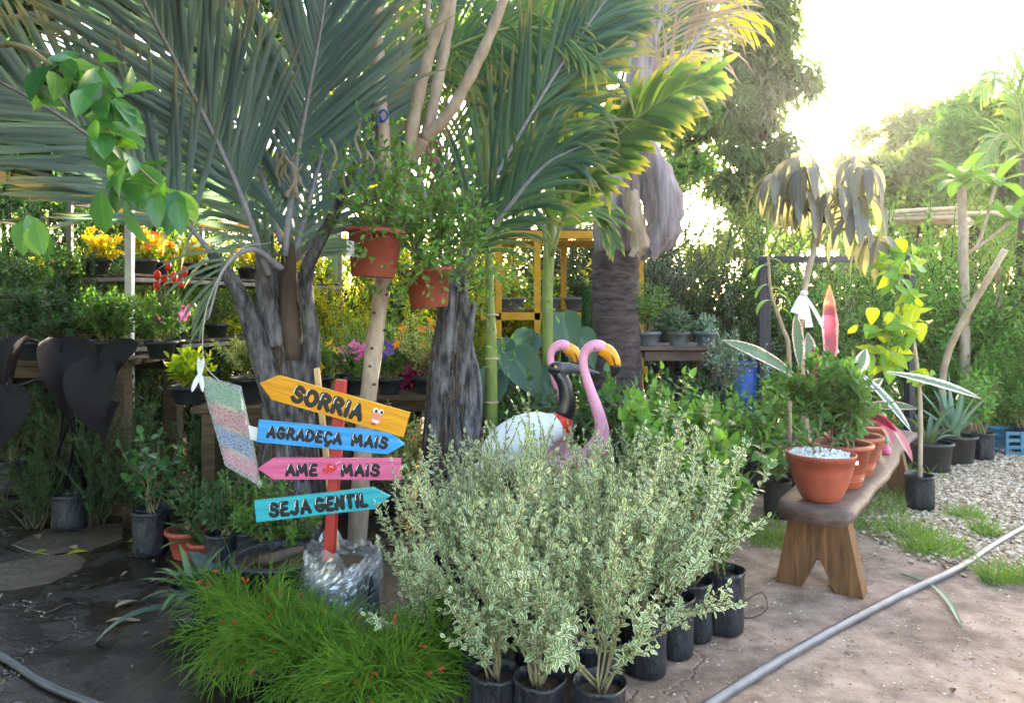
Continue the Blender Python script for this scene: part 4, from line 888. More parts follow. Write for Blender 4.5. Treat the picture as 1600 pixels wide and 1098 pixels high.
# ------------------------------------------------------------------ bird statues
def flamingo(loc, k, label, seed=0):
    t = thing('flamingo_statue', label, 'statue', loc, group='painted bird statues'); s = .00433*k
    P = A([(905, 735), (918, 712), (932, 690), (940, 668), (939, 646), (931, 620), (921, 592), (914, 570), (911, 551), (914, 537), (923, 529), (934, 527), (944, 531)], float)
    pts = np.stack([(P[:, 0]-925)*s, 0*P[:, 0], .0+(735-P[:, 1])*s+.42*k], 1); R = A([10, 22, 19, 13, 10.4, 9.2, 8.2, 7.4, 7.2, 7.8, 9.2, 10.2, 9])*s
    pts, R = spline(pts, 40), np.interp(np.linspace(0, 12, 40), np.arange(13), R)
    bz = .42*k+.06*k; body = fused(join([tube(pts, R, 14), ellipsoid((-.06*k, .02, bz), (.2*k, .12*k, .13*k), 18), ellipsoid((-.24*k, .02, bz+.03*k), (.12*k, .06*k, .05*k), 14)]), .011)
    obj('body', body, M['flamingo_pink'], t)
    B = A([(938, 532), (948, 536), (956, 544), (961, 555), (961, 566), (956, 576)], float); bp_ = np.stack([(B[:, 0]-925)*s, 0*B[:, 0], (735-B[:, 1])*s+.42*k], 1)
    bs = spline(bp_, 24); Rb = np.interp(np.linspace(0, 1, 24), [0, .12, .35, .7, .9, 1], A([10.2, 11.5, 11, 8.5, 5.5, 1.0])*s)
    a = tube(bs[:16], Rb[:16], 14); b = tube(bs[15:], Rb[15:]*1.02, 14)
    for q in (a, b): q['V'][:, 1] *= .72
    bk_ = obj('beak', a, M['beak_yellow'], t); obj('beak_tip', b, M['gloss_black'], bk_)
    ln = spline(A([(bs[7][0]+.2*Rb[7], -Rb[7]*.73, bs[7][2]-.1*Rb[7]), (bs[12][0]-.1*Rb[12], -Rb[12]*.74, bs[12][2]), (bs[15][0]-.1*Rb[15], -Rb[15]*.74, bs[15][2])]), 8); obj('beak_line', tube(ln, [.001, .003, .0045, .005, .005, .005, .006, .004], 5), M['gloss_black'], bk_)
    for sy in (-1, 1): obj('eye', ellipsoid(((928-925)*s, sy*.033*k, (735-530.5)*s+.42*k), (.0085*k, .006*k, .011*k), 10), M['beak_grey'], t)
    for dx in (-.05, .03): obj('leg', tube(A([[dx*k, 0, 0], [dx*k, 0, .2*k], [dx*k, 0, .4*k]]), .014*k, 8), M['flamingo_pink'], t)
    obj('base', lathe([(.16*k, 0), (.16*k, .03), (.14*k, .05), (.001, .052)], 20, .05), M['beak_grey'], t); return t
flamingo((W(925, 600, 4.75)[0], 4.75, 0), .95, 'large pink flamingo statue with yellow and black beak above the variegated shrubs')
f2 = flamingo((W(872, 600, 5.35)[0], 5.35, 0), .93, 'smaller-looking pink flamingo statue half hidden behind the black stork head'); f2.location.z = .0
JD = 4.95
jb = thing('stork_statue', 'white-bodied stork statue with red collar and black head and long grey beak', 'statue', (W(825, 700, JD)[0], JD, 0), group='painted bird statues')
cb_ = W(812, 690, JD); an = math.radians(-28); Mx = A([[math.cos(an), 0, math.sin(an)], [0, 1, 0], [-math.sin(an), 0, math.cos(an)]])
body = fused(join([ellipsoid(cb_, (.29, .17, .17), 22, Mx), ellipsoid(W(760, 730, JD), (.2, .09, .06), 16, Mx), ellipsoid(W(862, 668, JD), (.10, .11, .1), 14)]), .014)
obj('body', body, M['statue_white'], jb, True, True)
nk = spline([W(872, 668, JD), W(884, 640, JD), W(886, 620, JD), W(882, 600, JD), W(873, 585, JD), W(866, 575, JD)], 24)
obj('collar', tube(nk[:4], [.08, .074, .07, .066], 16), M['red_gloss'], jb, True, True)
obj('neck', tube(nk[3:], np.linspace(.064, .036, 21), 14), M['gloss_black'], jb, True, True)
hd = obj('head', ellipsoid(W(870, 576, JD), (.062, .05, .05), 16), M['gloss_black'], jb, True, True)
obj('beak', tube(spline([W(872, 577, JD), W(890, 575, JD), (W(912, 578, JD)), W(937, 583, JD)], 14), [.048, .046, .043, .04, .037, .034, .031, .028, .025, .022, .018, .014, .009, .003], 12), M['beak_grey'], jb, True, True)
obj('eye', ellipsoid(W(868, 573, JD-.05), (.011, .006, .010), 10), M['beak_yellow'], jb, True, True)
for u_ in (806, 826): obj('leg', tube(A([W(u_, 700, JD), A([W(u_, 700, JD)[0], JD, 0])]), .016, 8), M['gloss_black'], jb, True, True)
obj('base', lathe([(.2, 0), (.2, .03), (.17, .05), (.001, .052)], 20, .05), M['beak_grey'], jb)

# ------------------------------------------------------------------ palms
def palm_fronds(t, specs, leafmat, rmat, indiv=0, **kw):
    for i, sp_ in enumerate(specs):
        ctrl, n, L, w, opt = sp_; o_ = dict(kw); o_.update(opt); lm = o_.pop('mat', leafmat); rm_ = o_.pop('rmat', rmat)
        rach, lf = frond([W(*c) for c in ctrl], n, L, w, seed=i*7+3, **o_); f = obj('frond', rach, M[rm_], t, True, True)
        if i < indiv:
            for q in lf: obj('leaflet', q, M[lm], f, True, True)
        else: obj('leaflet_mass', join(lf), M[lm], f, True, True, kind='stuff')
pa = thing('triangle_palm', 'blue-green palm with stiff rising fronds and grey trunk left of the signpost', 'palm', (W(450, 700, 4.75)[0], 4.75, 0))
bx_ = pa.location.x
def palm_trunk(t, pts, R, mat, k=16, amp=.06, seed=1, n=30):
    p = tube(spline(A(pts), n), np.interp(np.linspace(0, 1, n), np.linspace(0, 1, len(R)), R), k, up=(0, 1, 0)); q = np.random.default_rng(seed); nv = n*k
    cen = np.repeat(spline(A(pts), n), k, 0); a = np.tile(np.arange(k), n); h = np.repeat(np.arange(n), k); g_ = q.normal(0, 1, k)[a]*.6+np.sin(h*.9+q.uniform(0, 6, k)[a])*.4
    p['V'][:nv] = cen+(p['V'][:nv]-cen)*(1+amp*g_)[:, None]; return obj('trunk', p, M[mat], t, True, True)
palm_trunk(pa, [(bx_, 4.75, 0), W(452, 700, 4.75), W(448, 600, 4.75), W(440, 500, 4.75), W(438, 420, 4.75)], [.22, .18, .145, .11, .08], 'bark_grey', 18, .1)
def sheath(t, ctrl, R, mat, name='leaf_base'):
    return obj(name, tube(spline(A([W(*c) for c in ctrl]), 16), np.interp(np.linspace(0, 1, 16), np.linspace(0, 1, len(R)), R), 10), M[mat], t, True, True)
sheath(pa, [(470, 640, 4.72), (488, 540, 4.68), (478, 430, 4.6), (525, 330, 4.5), (560, 250, 4.4)], [.09, .055, .045, .035, .022], 'bark_grey')
sheath(pa, [(440, 650, 4.65), (410, 560, 4.6), (375, 460, 4.5), (330, 395, 4.45)], [.09, .07, .05, .03], 'bark_grey')
sheath(pa, [(455, 560, 4.7), (452, 460, 4.66), (450, 380, 4.6)], [.08, .06, .04], 'bark_dark')
sheath(pa, [(430, 540, 4.65), (415, 450, 4.6), (410, 360, 4.5)], [.07, .06, .04], 'bark_grey')
K = dict(face=(.05, -1, .05), lift=.1, droop=.12, ang=.78, angtip=.35, t0=.03, r0=.022)
palm_fronds(pa, [
  ([(420, 430, 4.5), (370, 290, 4.4), (300, 145, 4.2), (215, -15, 4.0), (140, -150, 3.8)], 70, .95, .031, dict(t0=.22)),
  ([(445, 400, 4.5), (462, 260, 4.5), (480, 160, 4.4), (502, 40, 4.3), (525, -120, 4.2)], 68, 1.0, .031, dict(t0=.25)),
  ([(385, 470, 4.5), (330, 395, 4.45), (255, 310, 4.3), (130, 205, 4.1), (0, 128, 3.9), (-140, 60, 3.7)], 56, .80, .034, dict(ang=.95, t0=.25)),
  ([(440, 380, 4.7), (400, 250, 4.9), (340, 120, 5.1), (290, -60, 5.2)], 40, .9, .04, {}),
  ([(460, 400, 4.7), (500, 250, 4.9), (530, 120, 5.0), (548, -60, 5.1)], 40, .85, .04, {}),
  ([(430, 400, 4.8), (340, 260, 5.1), (240, 170, 5.3), (120, 120, 5.5)], 36, .8, .04, dict(droop=.5)),
  ([(450, 420, 4.9), (520, 330, 5.0), (575, 215, 5.1), (640, 100, 5.2)], 34, .6, .035, dict(droop=.4)),
  ([(440, 420, 4.5), (395, 390, 4.3), (350, 420, 4.2), (325, 500, 4.15)], 16, .42, .02, dict(droop=.9, mat='grey_green', sides=(1,))),
 ], 'palm_blue', 'rachis', 3, **K)
def fibres(t, ctrl, R, n, seed, mat='bark_dark'):
    q = np.random.default_rng(seed); C_ = spline(A([W(*c) for c in ctrl]), 30); R_ = np.interp(np.linspace(0, 1, 30), np.linspace(0, 1, len(R)), R); out = []
    for i in range(n):
        a = q.uniform(math.pi, 2*math.pi); i0 = q.integers(0, 20); i1 = min(29, i0+q.integers(5, 12)); tw = q.normal()*.04; P_ = [C_[k]+R_[k]*1.0*A([math.cos(a+tw*(k-i0)), math.sin(a+tw*(k-i0)), 0])+q.normal(0, .0015, 3) for k in range(i0, i1+1)]; P_[-1] = P_[-1]+A([math.cos(a), math.sin(a), 0])*q.uniform(.0, .05)
        out.append(tube(A(P_), np.linspace(.012, .003, len(P_))*q.uniform(.5, 1.4), 5, True, q.random()))
    o = obj('bark_fibre', join(out), M[mat], t, True, True, kind='stuff')
fibres(pa, [(450, 860, 4.75), (452, 700, 4.75), (448, 600, 4.75), (440, 500, 4.75), (438, 420, 4.75)], [.21, .18, .145, .11, .08], 70, 3); fibres(pa, [(450, 860, 4.75), (452, 700, 4.75), (448, 600, 4.75), (440, 500, 4.75), (438, 420, 4.75)], [.21, .18, .145, .11, .08], 50, 4, 'bark_grey')
# curled dry leaflet ends hanging at the crown
rg = np.random.default_rng(12); cur = []
for i in range(12):
    b_ = W(rg.uniform(440, 570), rg.uniform(170, 260), rg.uniform(4.25, 4.5)); n_ = 12; r_ = rg.uniform(.012, .026); a0 = rg.uniform(0, 6.28); P_ = [b_]
    for k_ in range(n_): P_.append(P_[-1]+A([math.cos(a0+k_*rg.uniform(.25, .55))*r_*.7, rg.normal()*.01, -.014-rg.random()*.01]))
    P_ = A(P_); T_, U_, B_ = frames(P_, (0, 1, 0)); V_ = np.concatenate([P_-A([.006, .0, 0]), P_+A([.006, .008, 0])]); m_ = len(P_)
    cur.append(piece(V_, [[k_, k_+1, m_+k_+1, m_+k_] for k_ in range(m_-1)], None, None, np.full(2*m_, rg.random())))
obj('dry_curl_mass', join(cur), M['dry'], pa, True, True, kind='stuff')
pb = thing('feather_palm', 'feather palm with old split grey trunk and upright fronds at the centre', 'palm', (W(705, 650, 5.3)[0], 5.3, 0))
palm_trunk(pb, [(pb.location.x, 5.3, 0), W(706, 660, 5.3), W(704, 580, 5.3), W(708, 500, 5.3), W(706, 430, 5.3)], [.23, .18, .14, .1, .07], 'bark_grey', 18, .12, 4)
for c_, R_ in (([(735, 690, 5.25), (738, 600, 5.25), (726, 520, 5.25), (722, 400, 5.3)], [.08, .07, .05, .03]), ([(680, 700, 5.2), (690, 600, 5.2), (702, 520, 5.2), (700, 430, 5.2)], [.09, .07, .05, .03]), ([(720, 700, 5.2), (716, 610, 5.2), (730, 540, 5.2), (742, 470, 5.2)], [.06, .05, .035, .02])): sheath(pb, c_, R_, 'bark_grey')
fibres(pb, [(706, 790, 5.3), (706, 660, 5.3), (704, 580, 5.3), (708, 500, 5.3), (706, 430, 5.3)], [.24, .19, .15, .11, .08], 70, 5); fibres(pb, [(706, 790, 5.3), (706, 660, 5.3), (704, 580, 5.3), (708, 500, 5.3), (706, 430, 5.3)], [.24, .19, .15, .11, .08], 50, 6, 'bark_grey')
K2 = dict(face=(0, -1, .1), lift=.1, droop=.35, ang=.6, angtip=.3, t0=.1, r0=.022)
palm_fronds(pb, [
  ([(706, 450, 5.4), (699, 330, 5.5), (698, 180, 5.6), (702, 20, 5.6), (706, -130, 5.6)], 38, .85, .024, dict(droop=.6)),
  ([(716, 440, 5.3), (748, 330, 5.3), (806, 220, 5.2), (885, 90, 5.1), (975, -40, 5.0)], 38, .9, .034, dict(mat='palm_dark', droop=.7)),
  ([(700, 440, 5.3), (668, 320, 5.4), (640, 200, 5.4), (625, 60, 5.4), (612, -80, 5.4)], 32, .75, .024, dict(mat='palm_green', droop=.6)),
  ([(712, 440, 5.4), (740, 300, 5.6), (775, 170, 5.7), (800, 20, 5.8), (830, -120, 5.8)], 34, .8, .03, dict(mat='palm_green', droop=.6)),
  ([(690, 440, 5.4), (620, 330, 5.6), (570, 180, 5.7), (540, 20, 5.8), (530, -100, 5.9)], 30, .75, .028, dict(droop=.6)),
  ([(600, 190, 5.5), (650, 112, 5.4), (720, 70, 5.3), (800, 45, 5.2), (880, 55, 5.1), (930, 110, 5.0)], 26, .5, .024, dict(mat='palm_green', droop=1.3, ang=.9, rmat='rachis_green')),
  ([(725, 420, 5.1), (790, 330, 4.9), (850, 260, 4.8), (915, 225, 4.7)], 30, .6, .03, dict(mat='palm_dark', droop=.8)),
 ], 'palm_dark', 'rachis', 0, **K2)
# slender green-stemmed palms
cp = thing('cane_palm', 'slender palm with a smooth bright green ringed cane in front of the taro leaves', 'palm', (W(768, 660, 5.4)[0], 5.4, 0))
cp_p = [A([cp.location.x, 5.4, 0]), W(768, 660, 5.4), W(767, 560, 5.4), W(766, 480, 5.4), W(762, 330, 5.45), W(758, 200, 5.5)]
obj('cane', tube(spline(cp_p, 30), np.interp(np.linspace(0, 1, 30), [0, .5, .6, 1], [.046, .044, .032, .026]), 12), M['cane'], cp, True, True)
for v_ in (628, 560, 492): c_ = W(768, v_, 5.4); obj('ring', moved(lathe([(.047, -.008), (.056, 0), (.047, .008)], 16, cap0=False), c_), M['bark_pale'], cp, True, True)
palm_fronds(cp, [([(758, 200, 5.5), (730, 100, 5.6), (690, 10, 5.7), (650, -60, 5.8)], 30, .7, .035, {}), ([(758, 200, 5.5), (790, 110, 5.6), (850, 40, 5.6), (920, 0, 5.5)], 30, .7, .035, {}), ([(758, 210, 5.5), (765, 100, 5.7), (780, 0, 5.8), (790, -90, 5.9)], 30, .7, .035, {})], 'palm_green', 'rachis_green', 0, **dict(K2, droop=.6, ang=.8))
sp2 = thing('crownshaft_palm', 'thin grey-green palm stem with broad green fronds left of the tall trunk', 'palm', (W(856, 600, 6.0)[0], 6.0, 0))
obj('cane', tube(spline([A([sp2.location.x, 6.0, 0]), W(856, 560, 6.0), W(855, 480, 6.0), W(858, 400, 6.0), W(862, 330, 6.0)], 30), np.interp(np.linspace(0, 1, 30), [0, .7, .85, 1], [.05, .045, .055, .04]), 12), M['cane'], sp2, True, True)
K3 = dict(face=(0, -1, .3), lift=.1, droop=.7, ang=.85, angtip=.4, t0=.15, r0=.018, fold=.35)
palm_fronds(sp2, [
  ([(864, 340, 5.9), (885, 285, 5.7), (950, 225, 5.4), (1030, 160, 5.1), (1115, 118, 4.9)], 24, .5, .065, dict(droop=.6)),
  ([(862, 400, 5.9), (890, 320, 5.7), (950, 245, 5.4), (1020, 195, 5.2), (1080, 170, 5.1)], 20, .36, .06, dict(droop=.5)),
  ([(858, 340, 6.0), (830, 250, 5.8), (840, 150, 5.6), (900, 70, 5.4), (990, 20, 5.2)], 26, .7, .07, dict(mat='palm_dark')),
  ([(858, 350, 6.0), (810, 300, 5.9), (770, 290, 5.8), (730, 330, 5.7)], 18, .5, .05, dict(mat='palm_dark')),
  ([(862, 340, 6.0), (870, 240, 6.1), (900, 130, 6.1), (960, 60, 6.0)], 24, .6, .07, {}),
  ([(864, 350, 6.0), (905, 320, 6.2), (935, 330, 6.3), (960, 380, 6.3)], 16, .4, .04, {}),
 ], 'palm_green', 'rachis_green', 0, **K3)
# tall palm with thick ringed trunk
tp = thing('tall_palm', 'tall palm with thick dark ringed trunk and torn pale crownshaft', 'palm', (W(962, 600, 7.0)[0], 7.0, 0)); tx = tp.location.x
rk = []
for i in range(60):
    z_ = 1.5+((480-392)/F*7.0+.45)*0+(-1.5)+i*(3.55-1.45)/59*1.0
zz = np.linspace(0, 2.02, 90); rr = .225+.02*(1-zz/2)+.006*np.sin(zz*60)-.004*(np.sin(zz*60) > .8); obj('trunk', lathe(list(zip(rr, zz)), 28, .012, 2), M['bark_royal'], tp)
cs = spline([A([tx, 7.0, 2.0]), W(962, 340, 7.0), W(968, 280, 7.0), W(985, 215, 6.95), W(1000, 120, 6.9), W(1015, -20, 6.9)], 26)
obj('crownshaft', tube(cs, np.interp(np.linspace(0, 1, 26), [0, .12, .35, .6, 1], [.2, .215, .22, .15, .12]), 20), M['sheath'], tp, True, True)
def torn(px, d0, label, curl=.06, mat='sheath', seed=0):
    q = np.random.default_rng(seed); C_ = spline([W(u_, v_, d0) for u_, v_, w_ in px], 16); w_ = np.interp(np.linspace(0, 1, 16), np.linspace(0, 1, len(px)), [p_[2] for p_ in px])/F*d0*q.uniform(.82, 1.12, 16); V = []; uv = []; m_ = 7
    for i in range(16):
        for j in range(m_):
            s = j/(m_-1)*2-1; V.append(C_[i]+A([s*w_[i]/2, curl*(1-s*s)*-1.5-.05, q.normal()*.012+.02*math.sin(j*2.1+i*.9)*(i > 10)])); uv.append([j/(m_-1), i/15])
    Q = [[i*m_+j, i*m_+j+1, (i+1)*m_+j+1, (i+1)*m_+j] for i in range(15) for j in range(m_-1)]; o = obj('torn_sheath', piece(V, Q, None, uv), M[mat], tp, True, True); o['label'] = label
torn([(1005, 225, 34), (1022, 270, 60), (1036, 330, 68), (1030, 375, 54), (1010, 405, 26)], 6.75, 'large pale papery leaf sheath hanging off the trunk', .08, 'sheath', 1)
torn([(985, 300, 26), (992, 350, 30), (1000, 385, 34), (990, 402, 20)], 6.7, 'brown curled sheath end', .05, 'bark_pale', 2)
torn([(950, 250, 36), (946, 290, 40), (944, 330, 30)], 6.78, 'pale sheath flap', .05, 'sheath', 3)
obj('dry_fibre', join([strap(W(1000, 385, 6.68), [np.cos(a_)*.7, -.3, np.sin(a_)*.9+.2], (0, 1, 0), .28, .035, .3, 6, .4, None, .3) for a_ in (.2, .6, 1.0, 1.4, 1.9, 2.4)]), M['dry'], tp, True, True)
palm_fronds(tp, [
  ([(1000, 160, 6.9), (1030, 40, 6.8), (1090, -60, 6.6), (1180, -140, 6.4)], 26, .8, .02, dict(mat='dry', droop=1.6)),
  ([(1000, 170, 6.9), (1045, 110, 6.9), (1090, 60, 6.9), (1130, -40, 6.9)], 26, .7, .025, dict(mat='dry', droop=1.8)),
  ([(995, 160, 7.0), (990, 40, 7.0), (960, -80, 6.9), (900, -180, 6.8)], 30, 1.0, .045, dict(mat='palm_dark', droop=.8)),
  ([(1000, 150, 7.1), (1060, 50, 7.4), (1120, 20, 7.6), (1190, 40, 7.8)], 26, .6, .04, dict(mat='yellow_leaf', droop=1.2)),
  ([(1005, 130, 7.2), (1040, 0, 7.5), (1060, -140, 7.8)], 26, 1.0, .05, dict(mat='palm_dark')),
 ], 'palm_dark', 'rachis', 0, face=(0, -1, .1), lift=.1, droop=.6, ang=.8, angtip=.4, t0=.1, r0=.035)
# ------------------------------------------------------------------ pale branching trunk with hanging pots
bt = thing('branching_tree', 'pale bare branching trunk carrying the hung terracotta pots', 'tree', (W(557, 840, 4.7)[0], 4.7, 0))
def limb(name, ctrl, r0, r1, mat='bark_pale', n=26):
    C_ = spline([W(*c) for c in ctrl], n); q = np.random.default_rng(int(ctrl[0][0])); R_ = np.linspace(r0, r1, n)*(1+.08*np.sin(np.arange(n)*1.7+q.uniform(0, 6))); return obj(name, tube(C_, R_, 12), M[mat], bt, True, True)
limb('trunk', [(556, 880, 4.7), (566, 720, 4.7), (580, 580, 4.72), (596, 460, 4.75), (612, 380, 4.8), (622, 310, 4.85), (636, 250, 4.9)], .062, .04)
limb('limb', [(612, 360, 4.8), (604, 270, 4.85), (596, 180, 4.85), (590, 90, 4.85), (584, -20, 4.7)], .05, .042)
limb('limb', [(636, 250, 4.9), (652, 160, 4.85), (672, 80, 4.8), (700, 0, 4.75), (712, -40, 4.7)], .044, .032); limb('limb', [(634, 255, 4.9), (664, 215, 4.9), (684, 130, 4.95), (700, 50, 5.0), (712, -40, 5.05)], .044, .03)
limb('limb', [(662, 218, 4.9), (700, 180, 4.85), (740, 110, 4.8), (772, 40, 4.75), (800, -40, 4.7)], .042, .03); limb('limb', [(672, 60, 4.8), (668, 20, 4.8), (675, -40, 4.8)], .022, .016)
for i in range(14):
    v_ = 460+i*28; c_ = W(596-(v_-460)*.1+random.Random(i).uniform(-12, 12), v_, 4.67); obj('knot', ellipsoid(c_, (.012, .012, .01), 8), M['bark_dark'], bt, True, True)
obj('blue_tie', tube(spline([W(592, 178, 4.79), W(600, 172, 4.78), W(606, 182, 4.8), W(598, 190, 4.79), W(593, 180, 4.79), W(590, 200, 4.79)], 20), .008, 6), M['blue_plastic'], bt, True, True)
def hung(label, u, v_rim, d, r, h, seed, tilt=0, n=14, leaf='green', lean=(0, 0)):
    c_ = W(u, v_rim, d); t = thing('hanging_pot', label, 'hanging pot', (c_[0], c_[1], c_[2]-h), group='pots hung in the branching trunk'); z = add_pot(t, r, h, 'terra_old', taper=.78)
    L = stems(np.random.default_rng(seed), n, .85, 1.1, .2, .2, 5, .5, .04, 9, .5, .8, lean); bushy(t, z, L, OVATE, .06, .05, leaf, opp=False, t0=.15, seed=seed, r0=.0045, r1=.001, wood='twig', jit=.5)
    t.rotation_euler = (0, tilt, 0); return t
h1 = hung('terracotta hanging pot with a price label and a thorny sparse shrub', 583, 358, 4.45, .165, .29, 71, .06, 22, 'fresh', (.05, -.1))
obj('price_label', box((-.105, -.116, .155), (.085, .0015, .09), .0006, A([[.76, .65, 0], [-.65, .76, 0], [0, 0, 1]]).T), M['paper'], h1, False)
for k_ in (0, 1): obj('label_writing', rtube(spline(A([(-.135+.011*i, -.0975-.0093*i, .172-.055*k_+.006*math.sin(i*2.3)) for i in range(6)]), 20), .0016, 5), M['ink'], h1)
h2 = hung('terracotta hanging pot half hidden by its trailing leaves', 672, 420, 4.75, .15, .25, 72, -.1, 26, 'fresh', (.35, -.1))
h2b = bushy(h2, .2, stems(np.random.default_rng(77), 20, .95, 1.5, -.4, .25, 5, .5, .05, 9, .4, .8, (.4, -.25)), OVATE, .055, .045, 'fresh', opp=False, t0=.15, seed=73, r0=.0035, r1=.001, jit=.5)
hk = thing('rusty_hook', 'rusty red hook and chain hanging from the forked branch', 'hook', W(678, 330, 4.85))
a_ = np.linspace(-.6, 5.2, 26); obj('hook', tube(np.stack([.045*np.cos(a_), 0*a_, .41+.045*np.sin(a_)], 1), .008, 8), M['rust'], hk); obj('swivel', ellipsoid((0, 0, .33), (.028, .02, .04), 12), M['rust'], hk)
for i in range(9):
    b_ = np.linspace(0, 2*math.pi, 13); lk = np.stack([.013*np.cos(b_)*(i % 2 == 0), .013*np.cos(b_)*(i % 2), .27-i*.034+.022*np.sin(b_)], 1); obj('chain_link', tube(lk, .0035, 5, cap=False), M['rust'], hk)

# ------------------------------------------------------------------ foreground left plants
def coral_plant(u, v, r, label, seed, n=150, h=.215):
    t = thing('coral_plant', label, 'potted plant', G(u, v), group='fine-leaved coral plants'); z = add_bag(t, seed, .1, .15); q = np.random.default_rng(seed); out = []; tips = []; dry_ = []
    for i in range(n):
        az = q.uniform(0, 6.28); ti = q.uniform(.3, 1.4); d = A([math.sin(ti)*math.cos(az), math.sin(ti)*math.sin(az), math.cos(ti)]); p = A([q.normal()*.03, q.normal()*.03, z]); H = h*q.uniform(.6, 1.2)*(.8+.35*ti); k = 9; dr = q.uniform(.06, .16); P_ = [p]
        for j in range(k): d = nrm(d+A([0, 0, -dr*(j/k)*1.6])+q.normal(0, .04, 3)); p = p+d*H/k; P_.append(A([p[0], p[1], max(p[2], .015)]))
        P_ = A(P_)
        if i % 11 == 0: dry_.append(tube(P_, np.linspace(.0026, .001, k+1), 3, False, q.random())); continue
        out.append(tube(P_, np.linspace(.003, .0013, k+1), 3, False, q.random()))
        for j in range(2, k+1):
            for m in range(3 if j > 4 else 1):
                dd = nrm((P_[j]-P_[j-1])/np.linalg.norm(P_[j]-P_[j-1])+q.normal(0, .55, 3)); l = q.uniform(.06, .15); e_ = P_[j]+dd*l+A([0, 0, -.02]); out.append(tube(A([P_[j], (P_[j]+e_)/2+A([0, 0, .006]), e_]), [.0017, .0014, .0007], 3, False, q.random()))
        if q.random() < .13: tips.append((P_[-1], d))
    obj('foliage', join(out), M['russelia'], t, kind='stuff'); obj('dry_stem', join(dry_), M['dry'], t, kind='stuff')
    for (p, d) in tips:
        for s in range(2): dd = nrm(d+q.normal(0, .4, 3)+A([0, 0, -.3])); obj('flower', tube(A([p, p+dd*.018, p+dd*.03]), [.002, .0032, .0048], 6), M['coral_flower'], t)
    return t
coral_plant(590, 1130, .3, 'fine green coral plant with red tube flowers nearest the front bags', 81, 170)
coral_plant(430, 1050, .3, 'fine green coral plant sprawling left with red tube flowers', 82, 170)
coral_plant(665, 1090, .3, 'fine green coral plant tight against the variegated shrubs', 83, 110, .24)
coral_plant(500, 1085, .3, 'fine green coral plant just below the plastic-wrapped sack', 84, 110, .2)
coral_plant(385, 1020, .3, 'fine green coral plant with upright tips beside the large black pot', 85, 70, .26)
def rosette(name, label, loc, n, L, w, mat, seed, tilt=(.2, 1.0), droop=.8, z=0., fold=.3, prof=None, cat='plant', group=None, pot=None, up0=0.0):
    t = thing(name, label, cat, loc, group=group)
    if pot == 'bag': z = add_bag(t, seed, .09, .2)
    elif pot == 'black': z = add_pot(t, .19, .27, 'blackpot', taper=.85)
    elif pot == 'terra': z = add_pot(t, .09, .14, 'terra_old')
    q = np.random.default_rng(seed)
    for i in range(n):
        az = i*2.4+q.normal()*.2; ti = tilt[0]+(tilt[1]-tilt[0])*(i+.5)/n; d = [math.sin(ti)*math.cos(az), math.sin(ti)*math.sin(az), math.cos(ti)]
        obj('leaf', strap([d[0]*.02, d[1]*.02, z], d, (0, 0, 1) if ti > .3 else (d[0], d[1], .1), L*q.uniform(.75, 1.1), w*q.uniform(.85, 1.1), droop*q.uniform(.6, 1.3), 9, fold, prof, q.random()), M[mat], t)
    return t
STRAP = ([0, .1, .5, .8, 1], [.7, .9, 1, .7, .05])
rosette('strap_lily', 'strap-leaved green lily growing on the dark ground at left', G(72, 795), 13, .75, .055, 'green', 91, (.15, 1.0), 1.3, prof=STRAP)
rosette('bromeliad', 'flat-leaved bromeliad in a small pot left of the black pot', G(322, 880), 11, .26, .045, 'brom', 92, (.5, 1.15), .5, pot='terra', prof=STRAP, group='bromeliads')
rosette('bromeliad', 'upright bromeliad behind the flat one beside the large black pot', G(385, 862), 11, .26, .045, 'brom', 93, (.3, 1.0), .5, pot='terra', prof=STRAP, group='bromeliads')
rosette('dark_leaf_plant', 'dark bluish plant with thin pale edges at the edge of the wet ground', G(300, 975), 22, .26, .03, 'brom', 94, (.3, 1.2), .9, pot='bag', prof=STRAP)
rosette('dark_leaf_plant', 'plant with broad dark bluish leaves just above the coral plant', G(335, 965), 8, .28, .09, 'blue_leaf', 95, (.4, 1.1), .6, pot='bag')
tag(obj('fallen_leaf', strap(G(285, 985)+[0, 0, .1], [-1, -.4, .4], (0, 0, 1), .42, .07, 1.0, 10, .2), M['taro']), 'single broad bluish leaf arching down onto the wet ground', 'leaf')
# black pot with stump soil
bp2 = thing('black_pot', 'large black pot of rough soil and old wood under the turquoise board', 'pot', G(438, 960)); add_pot(bp2, .22, .3, 'bag', taper=.86, fill=.04)
obj('old_root', tube(spline(A([[-.1, -.05, .27], [-.02, -.08, .3], [.06, -.06, .32], [.12, -.02, .33]]), 12), [.015, .025, .03, .03, .028, .026, .028, .025, .024, .02, .018, .012], 9), M['bark_dark'], bp2)
LG = 'small potted plants at the left of the signpost'
heart_bush(240, 858, 101, .55, 'glossy', 'tall heart-leaved plant in a dark bag at the edge of the wet ground', .1, 5, ROUND, 3, .35, .06, group=LG)
heart_bush(235, 865, 102, .38, 'deep', 'small dark bushy plant in a mottled black bag in front of the heart-leaved one', .06, 7, OVATE, 4, .7, .035, group=LG)
for i, (u_, v_, lb) in enumerate([(295, 868, 'rose bush in a terracotta pot nearest the wet ground'), (345, 865, 'rose bush in the middle terracotta pot left of the signpost'), (395, 840, 'rose bush in a terracotta pot just left of the turquoise board')]):
    t = thing('rose_bush', lb, 'potted plant', G(u_, v_), group='rose bushes in terracotta pots'); z = add_pot(t, .12, .17, 'terra_old'); bushy(t, z, stems(np.random.default_rng(110+i), 9, .45, .8, .4, .18, 5, .5), OVATE, .05, .03, 'deep', seed=110+i, opp=True)
heart_bush(390, 900, 104, .4, 'green', 'small-leaved leafy plant sprawling in front of the large black pot', .05, 9, OVATE, 5, .9, .03, group=LG, opp=True)
